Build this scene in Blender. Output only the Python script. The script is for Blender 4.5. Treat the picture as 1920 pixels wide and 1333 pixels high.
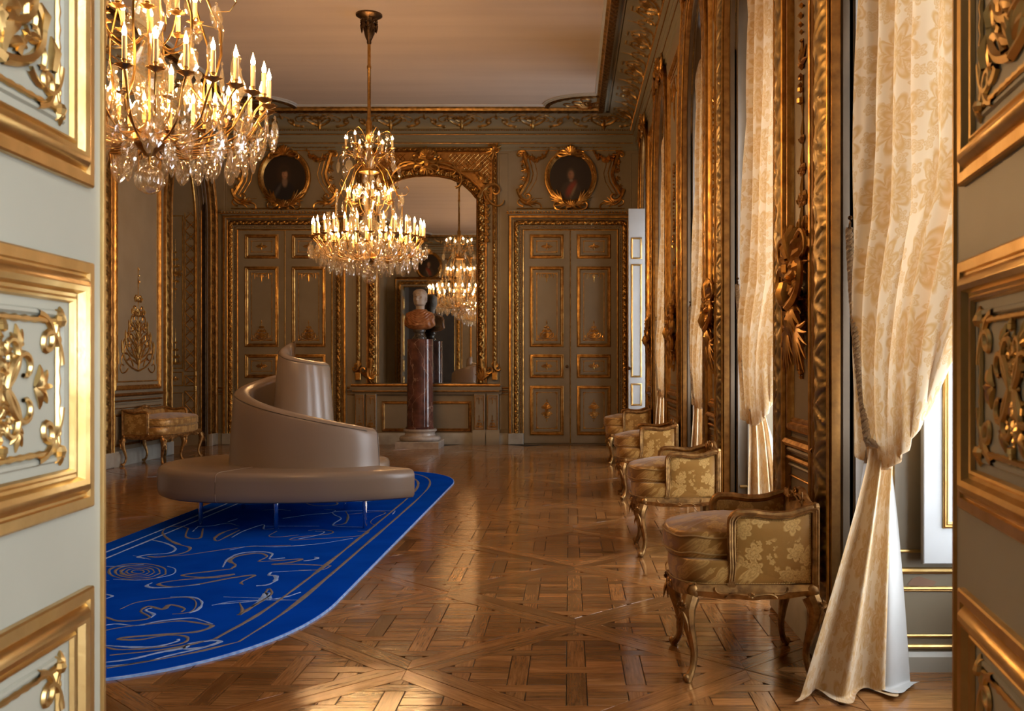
import bpy, math, random
import numpy as np
from math import sin, cos, pi, sqrt, radians
random.seed(7); np.random.seed(7)
for o in list(bpy.data.objects): bpy.data.objects.remove(o)
S = bpy.context.scene
COL = S.collection
# ------------------------------------------------------------------ camera, sky, exposure
# room axes: X to the right, Y into the room, Z up, metres.  f = 1850 px on a 1920 px wide frame
cam = bpy.data.cameras.new('camera'); camo = bpy.data.objects.new('camera', cam); COL.objects.link(camo)
camo.location = (0, 0, 1.4); camo.rotation_euler = (pi/2, 0, 0)
cam.sensor_width = 36; cam.lens = 1850/1920*36
cam.shift_x = -108/1920; cam.shift_y = 18.5/1920
cam.clip_start = .05
cam.dof.use_dof = True; cam.dof.focus_distance = 9.0; cam.dof.aperture_fstop = 11
S.camera = camo
S.view_settings.view_transform = 'Standard'; S.view_settings.look = 'None'; S.view_settings.gamma = 1
S.view_settings.use_curve_mapping = False
S.view_settings.exposure = 0.64
W = bpy.data.worlds.new('overcast_sky'); S.world = W; W.use_nodes = True
bgn = W.node_tree.nodes['Background']; bgn.inputs[0].default_value = (.88, .93, 1.0, 1); bgn.inputs[1].default_value = 7.5
FLAME = 275.0
try:
    S.cycles.max_bounces = 9; S.cycles.diffuse_bounces = 5; S.cycles.glossy_bounces = 4
    S.cycles.transparent_max_bounces = 24; S.cycles.transmission_bounces = 4
    S.cycles.sample_clamp_indirect = 6.0; S.cycles.use_denoising = True
    S.cycles.caustics_reflective = False; S.cycles.caustics_refractive = False
    S.cycles.use_light_tree = True
except Exception: pass
# ------------------------------------------------------------------ main dimensions
XR, XL, YF, YN, ZC = 1.22, -6.27, 17.5, 1.05, 5.82
RD = .80                                             # depth of the window reveals
PIERS = [(1.05, 2.9), (4.52, 5.73), (7.66, 8.78), (10.45, 12.3), (13.85, 15.3), (16.6, 17.5)]
WINS = [(2.9, 4.52), (5.73, 7.66), (8.78, 10.45), (12.3, 13.85), (15.3, 16.6)]
NICHES = [(3.1, 4.8), (7.3, 9.0), (11.5, 13.2), (15.5, 17.17)]
SPR, CRN = 3.85, 5.12                                # spring and crown of the arches
AW = (-3.4, -.3)                                     # unseen window added to the camera's room, to light the near left leaf
for i, (a, b) in enumerate(WINS+[AW]):               # light portals in the window openings
    L = bpy.data.lights.new('window_portal', 'AREA'); L.shape = 'RECTANGLE'; L.size = 4.8; L.size_y = b-a-.1
    L.cycles.is_portal = True
    lo = bpy.data.objects.new('window_portal', L); COL.objects.link(lo)
    lo.location = (XR+RD+.09, (a+b)/2, 2.75); lo.rotation_euler = (0, pi/2, 0)
# ------------------------------------------------------------------ object helpers
def tag(o, label=None, cat=None, group=None, kind=None):
    if label: o['label'] = label
    if cat: o['category'] = cat
    if group: o['group'] = group
    if kind: o['kind'] = kind
    return o
def empty(name, loc=(0, 0, 0), rz=0, parent=None):
    o = bpy.data.objects.new(name, None); COL.objects.link(o); o.location = loc; o.rotation_euler = (0, 0, rz)
    o.empty_display_size = .1
    if parent: o.parent = parent
    return o
def link(name, me, parent=None, loc=(0, 0, 0), rz=0, sc=None):
    o = bpy.data.objects.new(name, me); COL.objects.link(o)
    o.location = loc; o.rotation_euler = (0, 0, rz)
    if sc: o.scale = sc
    if parent: o.parent = parent
    return o
def copy_tree(o, parent=None):
    c = o.copy(); COL.objects.link(c); c.parent = parent
    for ch in list(o.children): copy_tree(ch, c)
    return c
class Fr:                                            # a plane: u, v in the plane, w out of it
    def __init__(s, o, U, V, N): s.o, s.U, s.V, s.N = [np.array(a, float) for a in (o, U, V, N)]
    def p(s, u, v, w=0):
        u, v, w = np.broadcast_arrays(np.asarray(u, float), np.asarray(v, float), np.asarray(w, float))
        return s.o + u[..., None]*s.U + v[..., None]*s.V + w[..., None]*s.N
    def at(s, u, v, w=0, ang=0, sc=1):
        c, sn = cos(ang)*sc, sin(ang)*sc
        return Fr(s.p(u, v, w), s.U*c+s.V*sn, -s.U*sn+s.V*c, s.N*sc)
ID = Fr((0, 0, 0), (1, 0, 0), (0, 1, 0), (0, 0, 1))
FAR = Fr((0, YF, 0), (1, 0, 0), (0, 0, 1), (0, -1, 0))
RGT = Fr((XR, 0, 0), (0, 1, 0), (0, 0, 1), (-1, 0, 0))
LFT = Fr((XL, 0, 0), (0, 1, 0), (0, 0, 1), (1, 0, 0))
FRT = Fr((0, YN, 0), (1, 0, 0), (0, 0, 1), (0, 1, 0))
class MB:
    def __init__(s): s.V = []; s.F = []; s.n = 0; s.A = []; s.C = []; s.M = []; s.m = 0
    def add(s, V, F, uv=None, col=None):
        V = np.asarray(V, float).reshape(-1, 3); k = len(V)
        s.V.append(V); s.F += [tuple(int(i)+s.n for i in f) for f in F]; s.M += [s.m]*len(F); s.n += k
        a = np.zeros((k, 3))
        if uv is not None: uv = np.asarray(uv, float).reshape(k, -1); a[:, :uv.shape[1]] = uv
        s.A.append(a)
        c = np.ones((k, 4)); 
        if col is not None: c[:, :3] = np.asarray(col, float).reshape(-1, 3)
        s.C.append(c)
        return s
    def grid(s, P, cu=False, cv=False, uv=None, col=None):
        n, m = P.shape[:2]; I = np.arange(n*m).reshape(n, m)
        if cu: I = np.vstack([I, I[:1]])
        if cv: I = np.hstack([I, I[:, :1]])
        F = np.stack([I[:-1, :-1], I[:-1, 1:], I[1:, 1:], I[1:, :-1]], -1).reshape(-1, 4)
        V = P.reshape(-1, 3); s.V.append(V); s.F += [tuple(f) for f in (F+s.n).tolist()]; s.M += [s.m]*len(F); s.n += len(V)
        a = np.zeros((len(V), 3))
        if uv is not None: a[:, :2] = uv.reshape(-1, 2)
        s.A.append(a); c = np.ones((len(V), 4))
        if col is not None: c[:, :3] = np.asarray(col, float).reshape(-1, 3)
        s.C.append(c); return s
    def box(s, a, b, fr=None, bev=0, col=None):
        (x0, y0, z0), (x1, y1, z1) = a, b
        q = [(x, y, z) for z in (z0, z1) for x, y in ((x0, y0), (x1, y0), (x1, y1), (x0, y1))]
        F = [(0, 3, 2, 1), (4, 5, 6, 7), (0, 1, 5, 4), (1, 2, 6, 5), (2, 3, 7, 6), (3, 0, 4, 7)]
        V = np.array(q, float)
        uv = V[:, :2].copy()
        if fr is not None: V = fr.p(V[:, 0], V[:, 1], V[:, 2])
        return s.add(V, F, uv, col)
    def bbox(s, a, b, c, fr=None):                  # box with its w-top edges chamfered by c
        (x0, y0, z0), (x1, y1, z1) = a, b
        q = [(x0, y0, z0), (x1, y0, z0), (x1, y1, z0), (x0, y1, z0), (x0, y0, z1-c), (x1, y0, z1-c), (x1, y1, z1-c), (x0, y1, z1-c),
             (x0+c, y0+c, z1), (x1-c, y0+c, z1), (x1-c, y1-c, z1), (x0+c, y1-c, z1)]
        F = [(8, 9, 10, 11)]+[(i, (i+1) % 4, (i+1) % 4+4, i+4) for i in range(4)]+[(i+4, (i+1) % 4+4, (i+1) % 4+8, i+8) for i in range(4)]
        V = np.array(q, float); uv = V[:, :2].copy()
        if fr is not None: V = fr.p(V[:, 0], V[:, 1], V[:, 2])
        return s.add(V, F, uv)
    def tube(s, P, r, n=6, closed=False, flat=1.0, N=None, caps=True):
        P = np.asarray(P, float); k = len(P); r = np.broadcast_to(np.asarray(r, float), (k,))
        T = np.roll(P, -1, 0)-np.roll(P, 1, 0)
        if not closed: T[0] = P[1]-P[0]; T[-1] = P[-1]-P[-2]
        T /= np.linalg.norm(T, axis=1)[:, None]+1e-12
        if N is None:
            up = np.array([0, 0, 1.]) if abs(T[:, 2]).mean() < .8 else np.array([1., .03, 0])
        else: up = np.asarray(N, float); up = up/np.linalg.norm(up)
        B = np.cross(T, up); B /= np.linalg.norm(B, axis=1)[:, None]+1e-9
        U = np.cross(B, T)
        th = np.arange(n)*2*pi/n
        G = P[:, None]+r[:, None, None]*(np.cos(th)[None, :, None]*B[:, None]+flat*np.sin(th)[None, :, None]*U[:, None])
        ln = np.concatenate([[0], np.cumsum(np.linalg.norm(np.diff(P, axis=0), axis=1))])
        uv = np.stack(np.broadcast_arrays(ln[:, None], (th/2/pi)[None, :]), -1)
        b = s.n; s.grid(G, closed, True, uv=uv)
        if caps and not closed:
            s.F += [tuple(range(b, b+n)), tuple(range(b+(k-1)*n, b+k*n))]; s.M += [s.m]*2
        return s
    def lathe(s, prof, n=24, c=(0, 0, 0), fr=None):
        prof = np.array(prof, float); th = np.arange(n)*2*pi/n
        x = prof[:, 0, None]*np.cos(th); y = prof[:, 0, None]*np.sin(th); z = np.broadcast_to(prof[:, 1, None], x.shape)
        P = np.stack([x, y, z], -1)+np.array(c)
        if fr is not None: P = fr.p(P[..., 0], P[..., 1], P[..., 2])
        uv = np.stack(np.broadcast_arrays(th[None, :]/2/pi, prof[:, 1, None]), -1)
        return s.grid(P, False, True, uv=uv)
    def ball(s, c, r, n=8, m=5, sq=(1, 1, 1)):
        a = np.linspace(-pi/2, pi/2, m); th = np.arange(n)*2*pi/n
        P = np.stack([np.cos(a)[:, None]*np.cos(th)*r*sq[0], np.cos(a)[:, None]*np.sin(th)*r*sq[1], np.broadcast_to(np.sin(a)[:, None]*r*sq[2], (m, n))], -1)+np.array(c)
        return s.grid(P, False, True)
    def mould(s, path, prof, fr, closed=True, col=None):
        """sweep prof [(a: to the left of travel, w)] along a 2D path with mitred corners"""
        path = np.array(path, float); n = len(path)
        if closed: d0 = path-np.roll(path, 1, 0); d1 = np.roll(path, -1, 0)-path
        else:
            d = np.diff(path, axis=0); d0 = np.vstack([d[:1], d]); d1 = np.vstack([d, d[-1:]])
        d0 = d0/np.linalg.norm(d0, axis=1)[:, None]; d1 = d1/np.linalg.norm(d1, axis=1)[:, None]
        n0 = np.stack([-d0[:, 1], d0[:, 0]], 1); n1 = np.stack([-d1[:, 1], d1[:, 0]], 1)
        mm = n0+n1; mm /= np.linalg.norm(mm, axis=1)[:, None]+1e-9
        mm /= np.maximum(.25, (mm*n0).sum(1))[:, None]
        prof = np.array(prof, float)
        u = path[:, 0, None]+mm[:, 0, None]*prof[None, :, 0]; v = path[:, 1, None]+mm[:, 1, None]*prof[None, :, 0]
        w = np.broadcast_to(prof[None, :, 1], u.shape)
        return s.grid(fr.p(u, v, w), closed, False, col=col)
    def carved(s, path, width, h, fr, closed=False, per=.16, step=None, nc=9, base=.35):
        """leaf-carved band: a relief grid that follows a 2D path"""
        path = np.array(path, float)
        if closed: path = np.vstack([path, path[:1]])
        sl = np.concatenate([[0], np.cumsum(np.linalg.norm(np.diff(path, axis=0), axis=1))])
        step = step or per/10; k = max(3, int(sl[-1]/step)+1); q = np.linspace(0, sl[-1], k)
        pu = np.interp(q, sl, path[:, 0]); pv = np.interp(q, sl, path[:, 1])
        tu = np.gradient(pu); tv = np.gradient(pv); l = np.hypot(tu, tv); tu /= l; tv /= l
        c = np.linspace(-1, 1, nc)[None, :]; t = (q/per)[:, None]
        d = c-.42*np.sin(2*pi*t)
        stem = np.exp(-(d/.2)**2)
        fine = .5+.5*np.sin(2*pi*(t*7+2.2*np.abs(d)))
        leaf = np.clip(np.cos(2*pi*(t*3+.8*np.abs(d)*np.sign(np.cos(2*pi*t)))), 0, 1)**.7*np.exp(-((np.abs(d)-.55)/.4)**2)
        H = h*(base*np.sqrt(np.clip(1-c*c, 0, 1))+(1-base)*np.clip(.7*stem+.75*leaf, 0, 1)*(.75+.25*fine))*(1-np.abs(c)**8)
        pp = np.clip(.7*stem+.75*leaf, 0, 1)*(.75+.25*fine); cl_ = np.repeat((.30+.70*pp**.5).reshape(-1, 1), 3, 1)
        edge = np.abs(c) > .99
        H = np.where(edge, 0, H+.002)
        U = pu[:, None]-tv[:, None]*c*width/2; V = pv[:, None]+tu[:, None]*c*width/2
        return s.grid(fr.p(U, V, H), col=cl_)
    def beads(s, path, r, fr, closed=False, gap=2.3, w=0):
        path = np.array(path, float)
        if closed: path = np.vstack([path, path[:1]])
        sl = np.concatenate([[0], np.cumsum(np.linalg.norm(np.diff(path, axis=0), axis=1))])
        k = int(sl[-1]/(r*gap)); q = (np.arange(k)+.5)/k*sl[-1]
        pu = np.interp(q, sl, path[:, 0]); pv = np.interp(q, sl, path[:, 1])
        # pyramidal-round studs, 5 verts rings
        off = np.array([(1, 0, 0), (.5, .8, 0), (-.5, .8, 0), (-1, 0, 0), (-.5, -.8, 0), (.5, -.8, 0), (.4, .4, .9), (-.4, .4, .9), (-.4, -.4, .9), (.4, -.4, .9)])*r
        F0 = [(0, 1, 6), (1, 2, 7, 6), (2, 3, 7), (3, 4, 8, 7)[0:4], (4, 5, 9, 8), (5, 0, 6, 9), (6, 7, 8, 9)]
        V = fr.p(pu[:, None]+off[None, :, 0], pv[:, None]+off[None, :, 1], w+np.broadcast_to(off[None, :, 2], (k, 10)))
        b = s.n; s.V.append(V.reshape(-1, 3)); s.A.append(np.zeros((k*10, 3))); s.C.append(np.ones((k*10, 4))); s.n += k*10
        for i in range(k): s.F += [tuple(b+i*10+j for j in f) for f in F0]
        s.M += [s.m]*(k*len(F0)); return s
    # ---- ornament strokes (u, v polyline on a frame)
    def stroke(s, pts, r, fr, n=5, lift=.3, flat=1.0):
        pts = np.array(pts, float); r = np.broadcast_to(np.asarray(r, float), (len(pts),))
        return s.tube(fr.p(pts[:, 0], pts[:, 1], r*lift), r*np.linalg.norm(fr.U), n, N=fr.N, flat=flat, caps=False)
    def poly(s, pts, z0, z1, c=.0, fr=ID, uvf=None, col=None):   # prism over a convex polygon with chamfer c
        pts = np.array(pts, float); k = len(pts); cen = pts.mean(0)
        dd = pts-cen; L = np.linalg.norm(dd, axis=1)[:, None]+1e-9
        inn = cen+dd*(1-np.minimum(c*1.4/L, .5))
        P = np.vstack([np.c_[pts, np.full(k, z0)], np.c_[pts, np.full(k, z1-c)], np.c_[inn, np.full(k, z1)]])
        F = [(i, (i+1) % k, k+(i+1) % k, k+i) for i in range(k)]+[(k+i, k+(i+1) % k, 2*k+(i+1) % k, 2*k+i) for i in range(k)]+[tuple(range(2*k, 3*k))]
        uv = uvf(P) if uvf else P[:, :2]
        return s.add(fr.p(P[:, 0], P[:, 1], P[:, 2]), F, uv, col)
    def me(s, name, mats, smooth=True):
        m = bpy.data.meshes.new(name)
        V = np.vstack(s.V); m.from_pydata(V.tolist(), [], s.F)
        for k in (mats if isinstance(mats, (list, tuple)) else [mats]): m.materials.append(k)
        if isinstance(mats, (list, tuple)) and len(mats) > 1: m.polygons.foreach_set('material_index', s.M)
        a = m.attributes.new('uvc', 'FLOAT_VECTOR', 'POINT'); a.data.foreach_set('vector', np.vstack(s.A).ravel())
        a = m.attributes.new('col', 'FLOAT_COLOR', 'POINT'); a.data.foreach_set('color', np.vstack(s.C).ravel())
        if smooth:
            m.polygons.foreach_set('use_smooth', [True]*len(m.polygons))
            if smooth != 'all':
                try: m.set_sharp_from_angle(angle=radians(38))
                except Exception: pass
        m.update(); return m
    def build(s, name, mats, parent=None, smooth=True, loc=(0, 0, 0), rz=0):
        return link(name, s.me(name, mats, smooth), parent, loc, rz)
# ------------------------------------------------------------------ materials
def newmat(name):
    m = bpy.data.materials.new(name); m.use_nodes = True; nt = m.node_tree
    return m, nt, nt.nodes['Principled BSDF']
def nd(nt, t, **k):
    n = nt.nodes.new(t)
    for a, b in k.items(): setattr(n, a, b)
    return n
def mth(nt, op, a, b=None, c=None, clamp=False):
    n = nt.nodes.new('ShaderNodeMath'); n.operation = op; n.use_clamp = clamp
    for i, x in enumerate((a, b, c)):
        if x is None: continue
        if isinstance(x, (int, float)): n.inputs[i].default_value = x
        else: nt.links.new(x, n.inputs[i])
    return n.outputs[0]
def mix(nt, f, a, b):
    n = nt.nodes.new('ShaderNodeMix'); n.data_type = 'RGBA'
    for s, x in ((n.inputs[0], f), (n.inputs[6], a), (n.inputs[7], b)):
        if isinstance(x, (int, float)): s.default_value = x
        elif isinstance(x, tuple): s.default_value = (*x, 1) if len(x) == 3 else x
        else: nt.links.new(x, s)
    return n.outputs[2]
def attr(nt, name, out='Vector'):
    n = nd(nt, 'ShaderNodeAttribute'); n.attribute_name = name; return n.outputs[out]
def noise(nt, sc, det=3, vec=None, rough=.5, strx=None):
    n = nd(nt, 'ShaderNodeTexNoise'); n.inputs['Scale'].default_value = sc; n.inputs['Detail'].default_value = det; n.inputs['Roughness'].default_value = rough
    if vec is None: vec = nd(nt, 'ShaderNodeNewGeometry').outputs['Position']
    if strx:
        mp = nd(nt, 'ShaderNodeMapping'); mp.inputs['Scale'].default_value = strx; nt.links.new(vec, mp.inputs[0]); vec = mp.outputs[0]
    nt.links.new(vec, n.inputs['Vector']); return n.outputs[0]
def ramp(nt, f, a, b):
    n = nd(nt, 'ShaderNodeMapRange'); n.inputs[1].default_value = a; n.inputs[2].default_value = b; nt.links.new(f, n.inputs[0]); return n.outputs[0]
def bump(nt, h, bs, st=.3, dist=.002):
    b = nd(nt, 'ShaderNodeBump'); b.inputs['Strength'].default_value = st; b.inputs['Distance'].default_value = dist
    nt.links.new(h, b.inputs['Height']); nt.links.new(b.outputs[0], bs.inputs['Normal'])
def simple(name, c1, c2=None, rough=.5, metal=0, sc=6, bs=0, bsc=80, rr=0, spec=.5, strx=None, vc=False, **kw):
    m, nt, p = newmat(name)
    p.inputs['Roughness'].default_value = rough; p.inputs['Metallic'].default_value = metal
    p.inputs['Specular IOR Level'].default_value = spec
    for k, v in kw.items(): p.inputs[k.replace('_', ' ')].default_value = v
    if c2 is None: p.inputs['Base Color'].default_value = (*c1, 1)
    else:
        f = ramp(nt, noise(nt, sc, 4, strx=strx), .35, .68)
        cc = mix(nt, f, c1, c2)
        if vc:                                       # vertex colour darkens the cut grooves of the carving
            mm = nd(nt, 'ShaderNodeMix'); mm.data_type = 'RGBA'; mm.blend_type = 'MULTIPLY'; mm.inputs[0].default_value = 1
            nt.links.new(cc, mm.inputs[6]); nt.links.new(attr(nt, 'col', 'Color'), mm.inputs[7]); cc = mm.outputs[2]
        nt.links.new(cc, p.inputs['Base Color'])
        if rr: nt.links.new(mth(nt, 'MULTIPLY_ADD', f, rr, rough), p.inputs['Roughness'])
    if bs: bump(nt, noise(nt, bsc, 3), p, bs)
    return m
M = {}
M['gold'] = simple('aged_gilding', (.66, .385, .11), (.37, .18, .048), .30, 1, 14, .25, 120, .18, vc=True)
M['goldbright'] = simple('bright_gilding', (.78, .55, .23), (.58, .36, .12), .30, 1, 9, .15, 90, .12, vc=True)
M['golddark'] = simple('dark_gilding', (.42, .22, .07), (.24, .12, .04), .38, 1, 14, .2, 100, .15, vc=True)
M['paint'] = simple('grey_green_paint', (.265, .215, .143), (.228, .182, .118), .42, 0, 3, .06, 30)
M['paintpale'] = simple('pale_grey_paint', (.42, .40, .33), (.37, .35, .285), .4, 0, 2, .05, 30)
M['paintnear'] = simple('door_leaf_paint', (.50, .475, .365), (.45, .425, .325), .40, 0, 2.5, .05, 30)
M['white'] = simple('white_paint', (.47, .485, .49), (.42, .43, .43), .4, 0, 3)
M['stone'] = simple('plinth_paint', (.40, .385, .33), (.33, .31, .26), .45, 0, 8)
M['ceil'] = simple('ceiling_plaster', (.58, .475, .39), (.525, .425, .35), .7, 0, 1.2, .03, 8, strx=(.25, 2.5, 1))
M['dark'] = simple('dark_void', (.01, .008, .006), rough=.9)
M['brass'] = simple('chandelier_brass', (.60, .36, .11), (.38, .21, .06), .28, 1, 20)
M['bronze'] = simple('dark_bronze', (.16, .10, .055), (.09, .055, .03), .35, 1, 20)
M['chrome'] = simple('chrome', (.8, .82, .85), rough=.12, metal=1)
M['wax'] = simple('candle_sleeve', (.75, .52, .26), (.65, .43, .2), .5)
M['mirror'] = simple('silvered_glass', (.80, .80, .77), rough=.015, metal=1)
M['leather'] = simple('taupe_leather', (.275, .198, .138), (.262, .188, .130), .27, 0, 1.2, .10, 260, 0, .6)
M['leatherseam'] = simple('leather_seam', (.085, .06, .04), rough=.5)
M['stitch'] = simple('leather_stitching', (.36, .27, .19), rough=.5)
M['rug'] = simple('royal_blue_wool', (.003, .068, .52), (.002, .054, .44), 1.0, 0, 3, .5, 500, 0, .0)
M['rugwhite'] = simple('white_wool_line', (.34, .50, .80), (.16, .30, .66), .9, 0, 30)
M['ruggold'] = simple('ochre_wool_line', (.23, .19, .15), (.15, .14, .13), .9, 0, 30)
M['marblewhite'] = simple('white_marble', (.50, .44, .38), (.36, .31, .27), .22, 0, 9)
M['headstone'] = simple('pale_carved_marble', (.42, .34, .27), (.34, .27, .21), .5, 0, 12)
M['socle'] = simple('dark_veined_marble', (.10, .085, .07), (.03, .026, .022), .2, 0, 30)
M['lining'] = simple('curtain_lining', (.46, .45, .43), (.40, .395, .375), .8, 0, 5)
M['rope'] = simple('grey_silk_rope', (.48, .40, .32), (.34, .28, .22), .5, 0, 30)
M['chairwood'] = simple('carved_chair_frame', (.46, .25, .08), (.18, .088, .028), .33, .75, 25, .3, 150, .15)
M['chairgold'] = simple('gilt_chair_leg', (.55, .35, .13), (.30, .17, .06), .33, .9, 25, .3, 150, .15)
def marble(name, a, b, vein, sc):
    m, nt, p = newmat(name); p.inputs['Roughness'].default_value = .13
    g = nd(nt, 'ShaderNodeNewGeometry').outputs['Position']
    c = mix(nt, ramp(nt, noise(nt, sc, 5, g), .38, .62), a, b)
    w = nd(nt, 'ShaderNodeTexWave'); w.inputs['Scale'].default_value = sc*.22; w.inputs['Distortion'].default_value = 14; w.inputs['Detail'].default_value = 4; w.inputs['Detail Scale'].default_value = 1.3
    nt.links.new(g, w.inputs['Vector'])
    c = mix(nt, mth(nt, 'MULTIPLY', ramp(nt, w.outputs[1], .986, 1.0), .6), c, vein)
    nt.links.new(c, p.inputs['Base Color']); return m
M['porphyry'] = marble('red_marble', (.155, .062, .045), (.075, .030, .024), (.40, .26, .19), 7)
M['amber'] = marble('amber_marble', (.36, .15, .055), (.23, .085, .03), (.36, .16, .07), 18)
# crystal: clear cut glass, mostly see-through, with sharp reflections and a little scatter
def crystal(name, tr, gl, tint=(.97, .93, .84)):
    m, nt, p = newmat(name); nt.nodes.remove(p); out = nt.nodes['Material Output']
    t = nd(nt, 'ShaderNodeBsdfTransparent'); t.inputs[0].default_value = (*tint, 1)
    g = nd(nt, 'ShaderNodeBsdfGlossy'); g.inputs['Roughness'].default_value = .05; g.inputs[0].default_value = (1, .98, .95, 1)
    tl = nd(nt, 'ShaderNodeBsdfTranslucent'); tl.inputs[0].default_value = (.9, .85, .7, 1)
    df = nd(nt, 'ShaderNodeBsdfRefraction'); df.inputs['IOR'].default_value = 1.35; df.inputs['Roughness'].default_value = .02
    lw = nd(nt, 'ShaderNodeLayerWeight'); lw.inputs[0].default_value = .5
    f = mth(nt, 'MULTIPLY_ADD', mth(nt, 'POWER', lw.outputs['Facing'], 2.0), .9, gl, clamp=True)
    a = nd(nt, 'ShaderNodeMixShader'); a.inputs[0].default_value = .10; nt.links.new(t.outputs[0], a.inputs[1]); nt.links.new(df.outputs[0], a.inputs[2])
    b = nd(nt, 'ShaderNodeMixShader'); b.inputs[0].default_value = tr; nt.links.new(a.outputs[0], b.inputs[1]); nt.links.new(tl.outputs[0], b.inputs[2])
    c = nd(nt, 'ShaderNodeMixShader'); nt.links.new(f, c.inputs[0]); nt.links.new(b.outputs[0], c.inputs[1]); nt.links.new(g.outputs[0], c.inputs[2])
    nt.links.new(c.outputs[0], out.inputs[0]); return m
M['crystal'] = crystal('cut_crystal', .05, .08)
def glasspane():
    m, nt, p = newmat('window_glass'); nt.nodes.remove(p); out = nt.nodes['Material Output']
    t = nd(nt, 'ShaderNodeBsdfTransparent'); g = nd(nt, 'ShaderNodeBsdfGlossy'); g.inputs['Roughness'].default_value = .01
    fn = nd(nt, 'ShaderNodeFresnel'); c = nd(nt, 'ShaderNodeMixShader')
    nt.links.new(fn.outputs[0], c.inputs[0]); nt.links.new(t.outputs[0], c.inputs[1]); nt.links.new(g.outputs[0], c.inputs[2]); nt.links.new(c.outputs[0], out.inputs[0]); return m
M['glass'] = glasspane()
M['oldgold'] = simple('antique_leaf_gold', (.60, .43, .18), (.44, .29, .105), .36, 1, 11, .3, 130, .12, vc=True)
M['umber'] = simple('umber_paint', (.13, .088, .05), (.095, .065, .037), .5, 0, 4)
M['chip'] = simple('bare_chipped_wood', (.30, .17, .10), (.22, .12, .07), .7)
M['brown'] = simple('dark_panelling', (.07, .05, .035), (.05, .035, .025), .5, 0, 3)
def emit(name, c, s):
    m, nt, p = newmat(name); p.inputs['Base Color'].default_value = (0, 0, 0, 1)
    p.inputs['Emission Color'].default_value = (*c, 1); p.inputs['Emission Strength'].default_value = s; return m
M['flame'] = emit('candle_flame_bulb', (1, .56, .23), FLAME)
# floor
def woodmat():
    m, nt, p = newmat('oak_parquet'); uv = attr(nt, 'uvc'); cl = attr(nt, 'col', 'Color')
    g = noise(nt, 1, 6, uv, .62, strx=(7, 95, 1)); g2 = noise(nt, 1, 2, uv, .5, strx=(2, 14, 1))
    f = ramp(nt, mth(nt, 'ADD', mth(nt, 'MULTIPLY', g, .65), mth(nt, 'MULTIPLY', g2, .35)), .36, .64)
    base = mix(nt, f, (.145, .054, .014), (.33, .148, .046))
    mm = nd(nt, 'ShaderNodeMix'); mm.data_type = 'RGBA'; mm.blend_type = 'MULTIPLY'; mm.inputs[0].default_value = 1
    nt.links.new(base, mm.inputs[6]); nt.links.new(cl, mm.inputs[7]); nt.links.new(mm.outputs[2], p.inputs['Base Color'])
    w = noise(nt, 5, 3); nt.links.new(mth(nt, 'MULTIPLY_ADD', w, .16, .05), p.inputs['Roughness'])
    p.inputs['Specular IOR Level'].default_value = .6
    hb = mth(nt, 'ADD', mth(nt, 'MULTIPLY', g, .5), mth(nt, 'MULTIPLY', noise(nt, 9, 3), 3.0))
    bump(nt, hb, p, .35, .0012); return m
M['wood'] = woodmat()
M['joint'] = simple('dark_joint', (.02, .012, .007), rough=.7)
# flower pattern helper: regular or scattered cells, petals by angle
def flower(nt, vec, sc, pet, R, rnd=1.0, seedoff=0, sx=1):
    mp = nd(nt, 'ShaderNodeMapping'); mp.inputs['Scale'].default_value = (sc*sx, sc, 1); mp.inputs['Location'].default_value = (seedoff, seedoff*.37, 0); nt.links.new(vec, mp.inputs[0])
    v = nd(nt, 'ShaderNodeTexVoronoi'); v.voronoi_dimensions = '2D'; v.inputs['Scale'].default_value = 1; v.inputs['Randomness'].default_value = rnd
    nt.links.new(mp.outputs[0], v.inputs['Vector'])
    sb = nd(nt, 'ShaderNodeVectorMath'); sb.operation = 'SUBTRACT'; nt.links.new(mp.outputs[0], sb.inputs[0]); nt.links.new(v.outputs['Position'], sb.inputs[1])
    sp = nd(nt, 'ShaderNodeSeparateXYZ'); nt.links.new(sb.outputs[0], sp.inputs[0])
    r = mth(nt, 'SQRT', mth(nt, 'ADD', mth(nt, 'POWER', sp.outputs[0], 2), mth(nt, 'POWER', mth(nt, 'ABSOLUTE', sp.outputs[1]), 2)))
    th = mth(nt, 'ARCTAN2', sp.outputs[1], sp.outputs[0])
    pt = mth(nt, 'MULTIPLY_ADD', mth(nt, 'ABSOLUTE', mth(nt, 'SINE', mth(nt, 'MULTIPLY', th, pet/2))), .45, .55)
    e = mth(nt, 'DIVIDE', r, mth(nt, 'MULTIPLY', pt, R))
    body = ramp(nt, e, 1.04, .96)
    ring = mth(nt, 'MULTIPLY_ADD', mth(nt, 'SINE', mth(nt, 'MULTIPLY', e, 17)), .5, .5)
    return mth(nt, 'MULTIPLY', body, mth(nt, 'MULTIPLY_ADD', ring, .6, .4), clamp=True), e
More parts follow.
